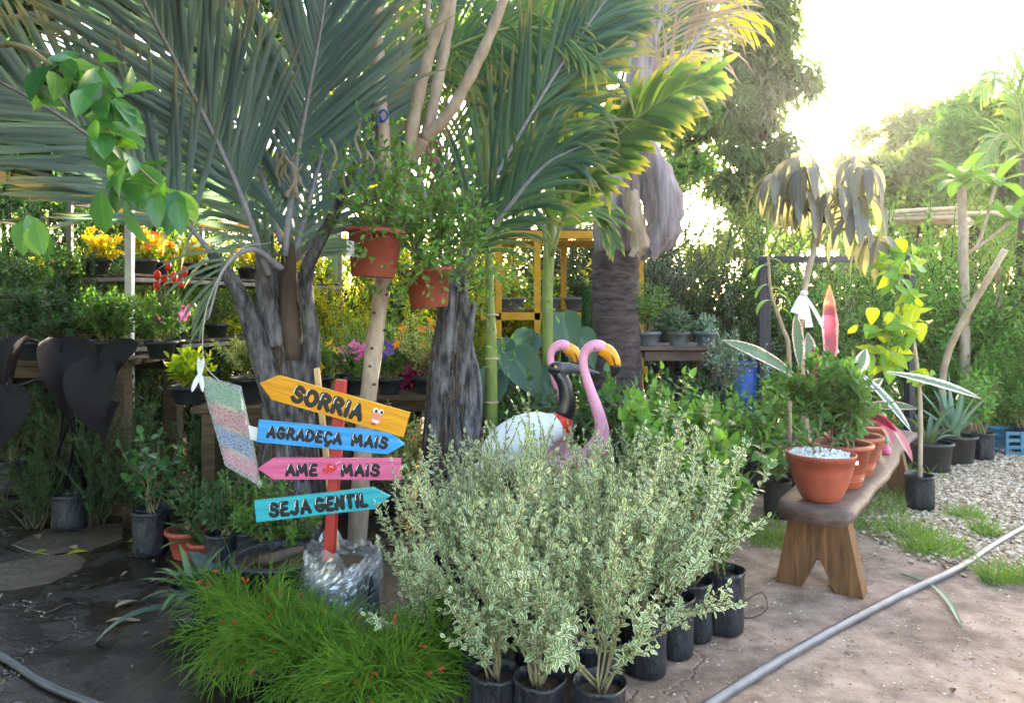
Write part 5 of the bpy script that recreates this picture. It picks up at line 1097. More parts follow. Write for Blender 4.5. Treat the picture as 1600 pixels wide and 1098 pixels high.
heart_bush(430, 830, 105, .6, 'deep', 'sparse leafy plant between the wrapped boards and the signpost', .06, 7, OVATE, 4, .6, .045, group=LG)
heart_bush(350, 800, 106, .55, 'deep', 'dark leafy plant directly below the wrapped boards', .06, 8, OVATE, 5, .7, .04, group=LG)
heart_bush(455, 925, 109, .28, 'green', 'leafy sprig in front of the black pot next to the plastic-wrapped sack', .05, 10, OVATE, 5, 1.0, .03, group=LG, opp=True)
heart_bush(425, 920, 107, .38, 'green', 'leafy plant hiding the front of the large black pot', .055, 10, OVATE, 5, 1.0, .03, group=LG, opp=True)
heart_bush(350, 905, 108, .38, 'deep', 'low leafy plant between bromeliad and large black pot', .055, 9, OVATE, 5, 1.0, .03, group=LG, opp=True)
for i, (u_, v_, lb) in enumerate([(20, 770, 'dark leafy plant at the far left edge of the wet ground'), (120, 775, 'dark leafy plant behind the strap lily'), (165, 800, 'dark leafy plant right of the strap lily'), (200, 780, 'dark leafy plant under the blackish leaves')]): heart_bush(u_, v_, 240+i, .75, 'deep', lb, .08, 11, OVATE, 5, .8, .05, group='dark plants below the left table')
lm = thing('lime_plant', 'bright lime-green leafy plant on the low wooden table', 'potted plant', (W(290, 660, 5.1)[0]+.0, 5.15, .83)); add_pot(lm, .12, .13, 'blackpot'); bushy(lm, .1, stems(np.random.default_rng(120), 12, .27, .9, .4, .12, 3), OVATE, .11, .05, 'lime', seed=120, opp=True)
vy = thing('variegated_shrub', 'yellow-edged variegated shrub behind the hanging wrapped boards', 'potted shrub', (W(385, 620, 5.1)[0], 5.2, .83)); add_pot(vy, .13, .18, 'blackpot'); bushy(vy, .14, stems(np.random.default_rng(121), 12, .45, .8, .5, .14, 6), OVATE, .05, .022, 'varieg_yellow', seed=121)
# blackish taro leaves hanging below the table
bk2 = thing('black_taro', 'plant with big drooping blackish heart leaves on pale stalks at far left', 'plant', (W(110, 760, 5.0)[0], 5.0, 0))
pot_ = add_bag(bk2, 7, .11, .25)
BIGH = leaf_t([-.22, -.1, .05, .25, .5, .75, .9, 1], [.35, .8, .98, 1, .85, .5, .22, .02], .8, .3, .25)
for i, (u_, v_, d_, s_) in enumerate([(35, 545, 4.5, .46), (95, 550, 4.6, .5), (150, 580, 4.4, .44), (205, 555, 4.55, .42), (20, 620, 4.4, .36), (180, 640, 4.7, .3)]):
    b_ = W(u_, v_, d_); q = np.random.default_rng(i+5); lf_ = obj('leaf', scatter(BIGH, [b_], [[q.normal()*.35, -.25, -1]], [[q.normal()*.7, -1, .3+q.normal()*.3]], [s_*q.uniform(.75, 1.0)]), M['black_leaf'], bk2, True, True)
    ba = A([bk2.location.x+q.normal()*.08, 5.0, .28]); obj('stalk', tube(spline([ba, (ba+b_)/2+A([0, .1, .35]), b_+A([0, .05, .06]), b_], 14), np.linspace(.012, .006, 14), 7), M['black_leaf'], bk2, True, True)
# ------------------------------------------------------------------ plants on the racks and tables
def tray_plant(name, label, loc, seed, h, leaf, size, n, flower=None, fn=0, fs=.03, tm=OVATE, spread=.9, gap=.03, pot='blackpot', pr=.1, group=None, pet=5, cat='potted plant', sub=4, up=.4):
    t = thing(name, label, cat, loc, group=group); z = add_pot(t, pr, .13, pot, taper=.8); q = np.random.default_rng(seed)
    L = stems(q, n, h, spread, up, .15, sub, .5, .02); bushy(t, z, L, tm, size, gap, leaf, seed=seed)
    if flower:
        tip = A([p[-1] for p, H, lv in L]); tip = tip[q.permutation(len(tip))[:fn]]; F_ = scatter(petals(pet), tip+[0, 0, z+.01], q.normal(size=(len(tip), 3))*.4+A([0, .2, .1]), A([0, -1, .5])+q.normal(size=(len(tip), 3))*.4, fs*q.uniform(.7, 1.2, len(tip)), q.random(len(tip)))
        obj('blossom_mass', F_, M[flower], t, kind='stuff')
    return t
def rk_pt(f, g, z): q = A0+(A1-A0)*f+off*g; return (q[0], q[1], z)
FL = 'flower pots on the white rack'
for i, (f, g, leaf, fl, lb) in enumerate([(.03, .7, 'yellow_leaf', 'yellow_flower', 'yellow flowers at the near end of the upper white shelf'), (.1, .25, 'lime', 'orange_flower', 'orange flowers on the upper white shelf near the front post'), (.2, .5, 'lime', 'orange_flower', 'second pot of orange flowers on the upper white shelf'), (.3, .3, 'yellow_leaf', 'yellow_flower', 'yellow flowers midway along the upper white shelf'), (.42, .5, 'green', 'white_flower', 'white flowers midway along the upper white shelf'), (.55, .3, 'yellow_leaf', 'yellow_flower', 'yellow foliage toward the far end of the upper white shelf'), (.72, .4, 'lime', 'yellow_flower', 'lime foliage near the far end of the upper white shelf'), (.9, .4, 'yellow_leaf', 'yellow_flower', 'yellow foliage at the far end of the upper white shelf')]):
    tray_plant('flower_pot', 'pot of '+lb, rk_pt(f, g, 1.772), 130+i, .3, leaf, .05, 12, fl, 34, .035, group=FL)  # lime and yellow foliage colours imitate leaves backlit by the sun
for i, (f, g, leaf, lb, h_) in enumerate([(.04, .45, 'lime', 'glowing lime-yellow bush beside the white post', .42), (.22, .3, 'fresh', 'pale feathery bush on the lower white shelf', .5), (.4, .3, 'green', 'green feathery bush on the lower white shelf', .5), (.6, .3, 'fresh', 'light green bush on the far lower white shelf', .45), (.8, .3, 'yellow_leaf', 'yellow bush at the far end of the lower white shelf', .45)]):
    tray_plant('potted_bush', lb, rk_pt(f, g, 1.212), 145+i, h_, leaf, .07 if i == 0 else .03, 14, group=FL, gap=.03 if i == 0 else .014, tm=OVATE if i == 0 else LANCE, sub=7)
cc = tray_plant('cockscomb', 'pot of dark red cockscomb flowers on a tray before the white rack', (W(262, 545, 5.6)[0], 5.62, 1.125), 160, .42, 'green', .07, 9, None)
q = np.random.default_rng(4)
for i, (u_, v_) in enumerate([(246, 430), (262, 415), (258, 438), (272, 433), (288, 424), (282, 442), (245, 447)]):
    c_ = W(u_, v_, 5.55); obj('flower_head', ellipsoid(c_, (.028, .022, .04), 10), M['red_flower'], cc, True, True); obj('flower_stalk', tube(spline([c_, (c_+W(264, 520, 5.6))/2, W(264, 520, 5.6)], 6), .004, 5), M['green_stem'], cc, True, True)
tray_plant('flower_pot', 'pot with a single pink flower below the cockscombs', (W(250, 545, 5.4)[0], 5.42, 1.125), 161, .4, 'green', .06, 6, 'pink_flower', 3, .06)
tray_plant('potted_bush', 'dark bush with white roses at the left end of the plant table', (W(120, 540, 5.6)[0], 5.65, 1.125), 162, .5, 'deep', .05, 16, 'white_flower', 2, .05, sub=7)
tray_plant('potted_bush', 'low dark green bush in the middle of the left plant table', (W(60, 540, 5.7)[0], 5.75, 1.125), 163, .45, 'deep', .05, 14, None, sub=7)
tray_plant('potted_bush', 'dark bush at the far left end of the plant table', (W(5, 540, 5.6)[0], 5.7, 1.125), 164, .5, 'green', .05, 14, 'yellow_flower', 6, .03, sub=7)
for i, (u_, d_, z_, h_, lf_, lb) in enumerate([(20, 6.1, 1.125, .85, 'deep', 'tall dark bush at the back left of the plant table'), (95, 6.15, 1.125, .9, 'green', 'tall dark bush in the back middle of the plant table'), (150, 6.2, 1.125, .8, 'deep', 'tall dark bush at the back right of the plant table'), (45, 5.4, 1.125, .5, 'deep', 'bushy dark plant at the front left of the plant table'), (170, 5.45, 1.125, .45, 'green', 'bushy green plant at the front right of the plant table')]):
    tray_plant('potted_bush', lb, (W(u_, 540, d_)[0], d_, z_), 250+i, h_, lf_, .055, 18, 'yellow_flower' if i < 3 else None, 5, .03, sub=9, gap=.028)
PT = 'flowers on the table behind the signpost'
for i, (x_, y_, leaf, fl, lb, h_) in enumerate([(-1.62, 6.25, 'green', 'yellow_flower', 'yellow marigolds at the left of the petunia table', .4), (-1.3, 6.2, 'fresh', 'pink_flower', 'pink and white petunias behind the yellow board', .35), (-1.02, 6.15, 'green', 'purple_flower', 'purple petunias left of the pale trunk', .38), (-.72, 6.2, 'varieg_yellow', 'orange_flower', 'mottled yellow-green croton right of the pale trunk', .6), (-1.45, 6.6, 'fresh', None, 'fine pale green bush at the back of the petunia table', .6), (-1.0, 6.65, 'fresh', None, 'second fine green bush at the back of the petunia table', .6), (-.62, 6.65, 'lime', None, 'lime green bush at the back right of the petunia table', .55)]):
    tray_plant('flower_pot', lb, (x_, y_, .785), 170+i, h_, leaf, .04 if fl is None else .05, 14, fl, 14, .055, group=PT, sub=6, tm=LANCE if fl is None else OVATE)
tray_plant('flower_pot', 'magenta leafy plant left of the centre palm trunk', (W(662, 600, 6.4)[0], 6.45, .555), 180, .5, 'magenta_flower', .08, 12, 'magenta_flower', 20, .06, group=PT)
tray_plant('flower_pot', 'dark bush beside the centre palm trunk', (W(610, 640, 5.4)[0], 5.5, 0), 181, .75, 'varieg_yellow', .045, 16, 'orange_flower', 12, .03, sub=8)
tray_plant('potted_bush', 'low dark green bush under the petunia table', (-1.2, 5.75, 0), 182, .6, 'deep', .05, 14, None, sub=7)
YR = 'pots on the yellow rack'
for i, (x_, z_, leaf, lb, tm_) in enumerate([(.1, 2.38, 'fresh', 'grassy plant on the top of the yellow rack', LANCE), (.6, 2.38, 'grey_green', 'grey grassy plant on top of the yellow rack beside the trunk', LANCE), (.0, 1.48, 'yellow_leaf', 'yellow-leaved plant on the middle yellow shelf', OVATE), (.4, 1.48, 'green', 'green tray plant on the middle yellow shelf', OVATE), (.75, 1.48, 'deep', 'dark green tray plant on the middle yellow shelf by the trunk', OVATE)]):
    tray_plant('potted_bush', lb, (x_, 8.5, z_), 190+i, .5 if z_ > 2 else .28, leaf, .16 if tm_ is LANCE else .06, 14, None, group=YR, tm=tm_, pot='greypot', pr=.15)
TG = 'pots on the grey slatted table'
tray_plant('potted_bush', 'small leafy tree in a tall grey pot on the slatted table', (1.3, 7.1, 1.135), 200, .6, 'green', .06, 9, None, group=TG, pot='greypot', pr=.12)
tray_plant('potted_bush', 'succulent with upright leaves in the middle of the slatted table', (1.6, 7.1, 1.135), 201, .28, 'grey_green', .12, 9, None, group=TG, tm=LANCE, pot='greypot')
tray_plant('potted_bush', 'low pale succulent at the right of the slatted table', (1.85, 7.05, 1.135), 202, .2, 'aloe', .09, 10, None, group=TG, tm=LANCE, pot='greypot')
bg_ = heart_bush(0, 0, 203, .55, 'aloe', 'silver-grey bush in a black bag behind the long cordyline leaf', .05, 14, OVATE, 7, .9, .03, loc=(W(1130, 600, 6.6)[0], 6.6, .55), droop=0); tag(obj('plinth', box((0, 0, -.275), (.3, .3, .55), .01), M['wood_old'], bg_, False), '', ''); del bg_.children[-1]['category'], bg_.children[-1]['label']
dr = thing('blue_drum', 'blue plastic drum standing behind the bench plants', 'drum', (W(1155, 580, 7.3)[0], 7.3, 0)); obj('barrel', lathe([(.27, 0), (.29, .02), (.285, .3), (.3, .32), (.285, .34), (.285, .6), (.3, .62), (.285, .64), (.28, .92), (.25, .95), (.24, .93), (.001, .93)], 28), M['blue_plastic'], dr); obj('rim', lathe([(.255, .94), (.275, .95), (.275, .97), (.25, .975)], 28, cap0=False), M['blue_plastic'], dr)
# taro and cypress-like columns
ta = thing('taro', 'large blue-green taro leaves behind the statues', 'plant', (.35, 6.35, 0))
for i, (u_, v_, d_, s_, dx, dz) in enumerate([(880, 500, 6.2, .34, .2, -1), (905, 525, 6.3, .3, .5, -1), (805, 560, 5.8, .38, .5, -.7), (775, 590, 5.8, .34, -.4, -1), (845, 590, 5.9, .36, .5, -.8), (830, 530, 6.3, .34, -.6, -.8), (785, 540, 6.2, .3, .1, -1)]):
    b_ = W(u_, v_, d_); obj('leaf', scatter(BIGH, [b_], [[dx, -.4, dz]], [[-.1, -1, .6]], [s_]), M['taro'], ta, True, True); obj('stalk', tube(spline([A([b_[0]*.4+.2, 6.35, 0]), (b_+A([.35, 6.35, 0]))/2+A([0, .05, .2]), b_+A([0, .04, .04]), b_], 12), np.linspace(.02, .009, 12), 7), M['green_stem'], ta, True, True)
for i, (u_, lb) in enumerate([(883, 'narrow column shrub left of the tall palm trunk, nearer the thin stem'), (917, 'narrow column shrub touching the left side of the tall palm trunk')]):
    t = thing('column_shrub', lb, 'shrub', (W(u_, 560, 6.7)[0], 6.7, 0), group='narrow column shrubs'); q = np.random.default_rng(210+i); n_ = 2600; zz = q.uniform(.05, [1.42, 1.62][i], n_); a_ = q.uniform(0, 6.28, n_); r_ = .055*(1-zz/1.9)+.012
    obj('foliage', scatter(DIAM, np.stack([r_*np.cos(a_), r_*np.sin(a_), zz], 1), np.stack([np.cos(a_), np.sin(a_), np.full(n_, 1.1)], 1), np.stack([np.cos(a_), np.sin(a_), 0*a_-.3], 1), .05, q.random(n_)), M['deep'], t, kind='stuff'); obj('trunk', tube(A([[0, 0, 0], [0, 0, .7], [0, 0, 1.4]]), [.02, .015, .006], 6), M['bark_dark'], t)
for i, (x_, y_, h_, lf_, lb) in enumerate([(1.95, 6.0, .75, 'fresh', 'leafy plant hiding the foot of the blue drum'), (2.25, 6.5, .85, 'green', 'leafy plant right of the blue drum'), (2.55, 6.3, .7, 'fresh', 'bushy plant behind the third bench pot'), (1.65, 6.5, .7, 'deep', 'dark plant under the slatted table right side')]): heart_bush(0, 0, 260+i, h_, lf_, lb, .09, 10, OVATE, 6, .8, .045, loc=(x_, y_, 0), group=HB)
# ------------------------------------------------------------------ right side
rosette('aloe', 'grey-green aloe in a black pot on the gravel', G(1490, 722), 15, .62, .075, 'aloe', 220, (.05, .8), .35, pot='black', prof=([0, .1, .4, 1], [1, 1, .8, .02]), fold=.6, cat='potted plant')
rosette('aloe', 'smaller strappy aloe in a black pot left of the main one', G(1452, 735), 10, .5, .055, 'grey_green', 221, (.2, 1.0), .9, pot='black', prof=STRAP, fold=.5, cat='potted plant')
heart_bush(1535, 718, 222, .8, 'fresh', 'fresh green shrub in a dark grey pot right of the aloe', .09, 10, OVATE, 5, .6, .05, group='shrubs on the gravel')
cr_ = thing('plastic_crate', 'teal blue plastic crate on the gravel at the right edge', 'crate', G(1600, 707)); 
for z_ in (.02, .09, .16, .23):
    for (a_, b_) in (((-.3, -.18), (.3, -.18)), ((-.3, .18), (.3, .18)), ((-.3, -.18), (-.3, .18)), ((.3, -.18), (.3, .18))): obj('slat', beam((*a_, z_), (*b_, z_), .014, .035, b=.002), M['crate_blue'], cr_, False)
for (x_, y_) in ((-.3, -.18), (.3, -.18), (-.3, .18), (.3, .18), (0, -.183), (-.15, -.183), (.15, -.183)): obj('upright', box((x_, y_, .125), (.03, .02, .25), .002), M['crate_blue'], cr_, False)
obj('floor', box((0, 0, .006), (.58, .34, .012), .002), M['crate_blue'], cr_, False)
heart_bush(1598, 706, 223, .55, 'fresh', 'leafy plant standing in the teal crate', .1, 10, LANCE, 5, .7, .03, group='shrubs on the gravel')
ys = thing('staked_sapling', 'yellow-green sapling tied to a thin stake in a black bag right of the bench', 'potted plant', G(1437, 795)); z = add_bag(ys, 224, .095, .26)
sb_ = A(ys.location); obj('stake', tube(spline([sb_+A([0, 0, .1]), W(1437, 620, 5.5), W(1420, 500, 5.5), W(1385, 395, 5.5)], 14), np.linspace(.017, .012, 14), 8), M['bark_pale'], ys, True, True)
rg = np.random.default_rng(9); P_ = []
for (u_, v_, s_, n_) in [(1400, 420, 26, 26), (1395, 510, 30, 34), (1385, 555, 28, 22), (1415, 490, 26, 22), (1405, 395, 20, 10), (1440, 590, 16, 8)]:
    for i in range(n_): P_.append(W(u_+rg.normal()*s_*.6, v_+rg.normal()*s_*.6, 5.4+rg.normal()*.12))
P_ = A(P_); n_ = len(P_)
for i in range(n_): obj('leaf', scatter(HEART if i % 2 else OVATE, P_[i:i+1], rg.normal(size=(1, 3))+A([0, -.2, -.5]), rg.normal(size=(1, 3))*.5+A([0, -.6, .7]), [rg.uniform(.1, .15)], A([rg.random()])), M['lime' if rg.random() < .55 else 'fresh'], ys, True, True)
obj('branchwork', join([tube(spline([W(1400, 440, 5.5), W(1395+i*4, 400+i*20, 5.45), P_[i*14]], 6), .005, 5) for i in range(8)]), M['green_stem'], ys, True, True)
# mango sapling with drooping leaves
ms = thing('mango_sapling', 'mango sapling with long drooping purple-grey leaves against the sun', 'sapling', (W(1262, 600, 5.6)[0], 5.6, 0)); z = add_bag(ms, 225, .13, .35)
mp = [A(ms.location)+A([0, 0, .3]), W(1250, 520, 5.6), W(1262, 430, 5.6), W(1280, 360, 5.6), W(1284, 320, 5.6)]
obj('trunk', tube(spline(mp, 20), np.linspace(.028, .014, 20), 8), M['bark_pale'], ms, True, True)
tips = [(1245, 248, 5.5), (1216, 272, 5.6), (1258, 262, 5.4), (1232, 290, 5.5), (1268, 300, 5.6), (1336, 246, 5.7), (1352, 262, 5.5), (1312, 300, 5.5), (1348, 305, 5.6), (1330, 335, 5.5), (1372, 372, 5.6)]
for (u_, v_, d_) in tips:
    e_ = W(u_, v_, d_); obj('twig', tube(spline([W(1281, 345, 5.6), W((1281+u_)/2, (335+v_)/2+8, 5.58), e_], 10), np.linspace(.009, .005, 10), 6), M['bark_dark'], ms, True, True)
    for k_ in range(10):
        a_ = k_*2.4+u_; dd = A([math.cos(a_)*.8, math.sin(a_)*.8, rg.uniform(-.2, .5)]); sd_ = strap(e_+A([0, 0, rg.normal()*.02]), dd, (0, 0, 1), rg.uniform(.33, .46), .075, rg.uniform(2.6, 3.6), 9, .3, ([0, .08, .3, .6, .85, 1], [.15, .3, .9, 1, .6, .03]), rg.random()); obj('leaf', sd_, M['mango_young'], ms, True, True)
rib = thing('white_ribbon', 'white plastic ribbon knotted round the mango sapling stem', 'ribbon', W(1255, 470, 5.56))
c_ = W(1256, 458, 5.55)
for (dx, dz, L_, w_) in ((-.5, -1, .17, .09), (.1, -1, .26, .06), (.55, -1, .5, .045), (-.2, -1, .2, .05)): obj('ribbon_tail', strap(c_, [dx, -.25, dz], (0, 1, 0), L_, w_, .2, 8, .4, ([0, .2, 1], [.25, .6, 1])), M['cloth_white'], rib, True, True)
obj('knot', ellipsoid(c_, (.03, .035, .025), 10), M['cloth_white'], rib, True, True)
stk = thing('curved_sapling', 'thin curved bare sapling stem with a few leaves left of the mango sapling', 'sapling', (W(1232, 600, 5.9)[0], 5.9, 0))
obj('trunk', tube(spline([A(stk.location), W(1233, 560, 5.9), W(1222, 510, 5.9), W(1205, 460, 5.9), W(1200, 400, 5.9)], 16), np.linspace(.02, .01, 16), 7), M['bark_pale'], stk, True, True)
for (u_, v_, dx) in ((1203, 445, -1), (1205, 450, .8), (1200, 405, .7), (1204, 470, -.7), (1210, 480, .9), (1200, 415, -.8), (1206, 460, .5)): obj('leaf', strap(W(u_, v_, 5.9), [dx, -.3, .2], (0, 0, 1), .2, .055, 1.6, 8, .3, None, rg.random()), M['fresh'], stk, True, True)

# ------------------------------------------------------------------ overhanging branch close to the camera, top left
nt = thing('overhanging_tree', 'tree whose leafy branch hangs in from the upper left, its unseen crown added to shade the left', 'tree', (-2.3, .9, 0))
obj('trunk', tube(spline(A([[-2.3, .9, 0], [-2.25, .95, 1.2], [-2.2, 1.0, 2.2], [-2.1, 1.2, 3.2]]), 16), np.linspace(.11, .07, 16), 10), M['bark_dark'], nt, True, True)
bc = [A([-2.2, 1.0, 2.15]), W(-120, 50, 1.5), W(20, 70, 1.45), W(70, 95, 1.42), W(115, 130, 1.4), W(160, 190, 1.38), W(190, 230, 1.36), W(225, 270, 1.35), W(265, 305, 1.34)]
obj('branch', tube(spline(bc, 50), np.linspace(.007, .002, 50), 8), M['twig'], nt, True, True)
bs2 = [A([-2.25, .95, 1.9]), W(-80, 330, 1.6), W(-10, 345, 1.55), W(50, 340, 1.5)]; obj('branch', tube(spline(bs2, 20), np.linspace(.004, .0015, 20), 6), M['twig'], nt, True, True)
rg = np.random.default_rng(44)
for (u_, v_, s_, n_, d_) in [(95, 105, 32, 16, 1.42), (150, 120, 30, 14, 1.4), (165, 160, 32, 15, 1.38), (150, 205, 26, 9, 1.38), (200, 250, 26, 12, 1.36), (190, 290, 20, 7, 1.36), (245, 290, 20, 8, 1.34), (275, 305, 12, 4, 1.34), (45, 345, 22, 8, 1.5), (75, 110, 20, 7, 1.44)]:
    for i in range(n_): obj('leaf', scatter(OVATE, [W(u_+rg.normal()*s_*.55, v_+rg.normal()*s_*.45, d_+rg.normal()*.04)], rg.normal(size=(1, 3))*.7+A([.35, 0, -.75]), rg.normal(size=(1, 3))*.45+A([0, -.8, .6]), [rg.uniform(.055, .1)], A([rg.random()])), M['glossy' if rg.random() < .65 else 'fresh'], nt, True, True)
obj('crown', clump_crown(rg, [(-2.6, 1.2, 3.6, 1.0), (-1.7, .8, 3.9, 1.0), (-3.2, 2.2, 3.9, 1.1), (-2.6, 0.2, 3.6, .9), (-1.9, 2.2, 4.2, .9), (-3.6, 3.4, 4.5, 1.2), (-2.4, 3.6, 4.8, 1.1), (-4.4, 2.4, 3.9, 1.3), (-3.4, .6, 3.4, 1.1), (-1.3, 3.0, 4.6, .8), (-4.6, 4.2, 4.8, 1.2), (-3.2, 4.8, 5.2, 1.0), (-1.6, -.6, 3.6, 1.1), (-3.0, -1.2, 3.5, 1.3), (-4.4, .2, 3.4, 1.3), (-4.6, -1.6, 3.4, 1.3), (-2.0, -2.2, 3.7, 1.2), (-5.2, 1.6, 3.2, 1.3), (-5.6, 3.4, 3.6, 1.2), (-.8, 1.2, 3.9, .8)], 60000, DIAM, .22), M['deep'], nt, True, True, kind='stuff')  # crown above the view, widened and thickened to shade the left ground

# ------------------------------------------------------------------ background bushes, trees
def bush_mesh(seed, h, n, leafsize, tm, gap, sub=9):
    q = np.random.default_rng(seed); L = stems(q, n, h, .6, .5, .13, sub, .5, .12, 9, .6, .8); return leaves_on(q, L, tm, leafsize, gap, .95, .04, True, jit=.5), wood_of(L, .018, .004)
bm_ = []
for i, (h_, n_, ls, tm_, gp) in enumerate([(3.3, 24, .085, DIAM, .034), (3.5, 22, .10, DIAM, .04), (3.2, 26, .07, DIAM, .03), (3.4, 20, .17, DIAMN, .05), (2.9, 18, .15, SMALL, .085)]):
    a, b = bush_mesh(300+i, h_, n_, ls, tm_, gp); bm_.append((mesh_of('foliage', a, M['backdeep']), mesh_of('branchwork', b, M['bark_dark'])))
BG = 'bushes forming the green back of the nursery'
def bgbush(x, y, k, s, mat, label, z=0, rz=None, sz=1.0):
    t = thing('background_bush', label, 'bush', (x, y, z), rz if rz is not None else (x*7+y*3) % 6.28, group=BG); t.scale = (s, s, s*sz)
    f = inst('foliage', bm_[k][0], t); f['kind'] = 'stuff'; f.material_slots[0].link = 'OBJECT'; f.material_slots[0].material = M[mat]; inst('branchwork', bm_[k][1], t); return t
B_ = [ # u, depth, mesh, scale, mat, label
 (-60, 8.6, 0, 1.0, 'backdeep', 'dark bush at the far left edge behind the plant table'), (40, 7.4, 2, .95, 'deep', 'dense dark bush at left above the blackish leaves'), (110, 8.6, 1, 1.1, 'green', 'green bush behind the yellow awning'), (160, 9.6, 0, 1.2, 'backdeep', 'deep green bush behind the white rack front post'),
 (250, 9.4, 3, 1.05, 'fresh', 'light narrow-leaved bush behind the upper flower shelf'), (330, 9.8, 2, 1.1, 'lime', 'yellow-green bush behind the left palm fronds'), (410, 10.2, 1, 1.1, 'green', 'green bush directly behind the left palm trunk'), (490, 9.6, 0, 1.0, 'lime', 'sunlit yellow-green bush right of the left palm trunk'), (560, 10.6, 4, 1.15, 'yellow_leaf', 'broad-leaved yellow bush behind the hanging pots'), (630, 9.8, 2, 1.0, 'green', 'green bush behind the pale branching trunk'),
 (700, 10.6, 1, 1.15, 'backdeep', 'dark bush behind the centre palm'), (770, 10.0, 4, 1.05, 'yellow_leaf', 'sunlit broad-leaved bush behind the green cane'), (840, 11.0, 3, 1.2, 'grey_green', 'grey narrow-leaved bush behind the yellow rack'), (920, 11.2, 3, 1.2, 'grey_green', 'tall grassy bush behind the tall palm trunk'),
 (1040, 9.0, 2, 1.0, 'backgrey', 'dense grey-green bush right of the tall palm trunk'), (1100, 9.4, 2, 1.05, 'backgrey', 'grey-green bush behind the slatted table'), (1150, 8.8, 0, .85, 'backdeep', 'bush behind the blue drum'), (1090, 11, 1, 1.1, 'farleaf', 'taller pale bush behind the grey-green ones'), (1190, 10, 2, 1.0, 'farleaf', 'pale bush behind the curved sapling'),
 (1240, 9.4, 4, .85, 'fresh', 'broad-leaved bush behind the black frame left post'), (1300, 9.8, 1, .9, 'fresh', 'light green bush inside the black frame'), (1360, 9.2, 3, .82, 'fresh', 'narrow-leaved bush behind the yellow sapling'), (1420, 9.9, 0, .9, 'fresh', 'dark bush below the bamboo poles'), (1470, 9.2, 4, .9, 'fresh', 'broad-leaved bush behind the slanted stake'),
 (1530, 9.9, 1, 1.0, 'fresh', 'light green bush behind the grey post'), (1580, 8.8, 4, .9, 'fresh', 'broad-leaved bright bush at the right edge'), (1640, 9.4, 0, .95, 'fresh', 'tall bush cut by the right edge'), (1650, 8.0, 2, .6, 'fresh', 'low bush at the right edge behind the crate'), (1330, 11.4, 1, 1.05, 'farleaf', 'hazy bush far behind the mango sapling'), (1450, 12, 0, 1.1, 'farleaf', 'hazy bush far behind the bamboo poles'),
 (1385, 7.6, 4, .3, 'fresh', 'low leafy bush just behind the yellow sapling'), (1310, 7.9, 2, .36, 'green', 'low dark bush inside the black frame'), (1560, 8.0, 3, .4, 'fresh', 'grassy bush behind the teal crate'), (1450, 8.4, 3, .36, 'green', 'low dark bush behind the aloe')]
for (u_, d_, k, s, mt, lb) in B_: bgbush((u_-800)/F*d_, d_, k, s, mt, lb)
for i, (u_, d_, k, s, mt) in enumerate([(-40, 12, 0, 1.08, 'backdeep'), (80, 13, 1, 1.08, 'backdeep'), (200, 12.5, 2, 1.08, 'green'), (310, 13, 0, 1.08, 'backdeep'), (420, 12.5, 1, 1.08, 'green'), (530, 13, 2, 1.08, 'lime'), (640, 12.5, 0, 1.08, 'green'), (740, 13, 1, 1.08, 'backdeep'), (840, 13, 2, 1.08, 'green'), (940, 12.5, 0, 1.08, 'backdeep'), (1040, 13.5, 1, 1.08, 'farleaf')]):
    bgbush((u_-800)/F*d_, d_, k, s, mt, 'tall bush of the rear row, %s' % ['at the left edge behind the awning', 'left of the white rack post', 'right of the white rack post', 'behind the lower left palm frond', 'behind the left palm trunk', 'behind the left hanging pot', 'behind the right hanging pot', 'behind the green cane', 'behind the yellow rack left end', 'behind the tall palm trunk', 'right of the tall palm crownshaft'][i])
for (x_, y_, s, lb) in [(-5.3, 3.2, 1.0, 'added unseen bush shading the wet ground from the left, nearest the camera'), (-5.4, 4.6, 1.1, 'added unseen bush shading the wet ground from the left, by the plant table')]: bgbush(x_, y_, 2, s, 'deep', lb)  # out-of-view bushes added to block sky light on the left
for (u_, d_, k, s, mt, lb) in [(300, 8.9, 4, .72, 'yellow_leaf', 'bush coloured sunlit yellow behind the end of the white rack'), (470, 8.3, 4, .68, 'yellow_leaf', 'bush coloured sunlit yellow just right of the left palm trunk'), (540, 8.0, 0, .62, 'yellow_leaf', 'bush coloured sunlit yellow below the left hanging pot'), (620, 8.6, 4, .7, 'lime', 'bush coloured sunlit lime below the right hanging pot'), (760, 8.9, 4, .72, 'yellow_leaf', 'bush coloured sunlit yellow beside the yellow rack'), (200, 8.2, 0, .66, 'yellow_leaf', 'bush coloured sunlit yellow behind the near flower shelf')]: bgbush((u_-800)/F*d_, d_, k, s, mt, lb)  # added bushes; sun glow through leaves is put into their colour
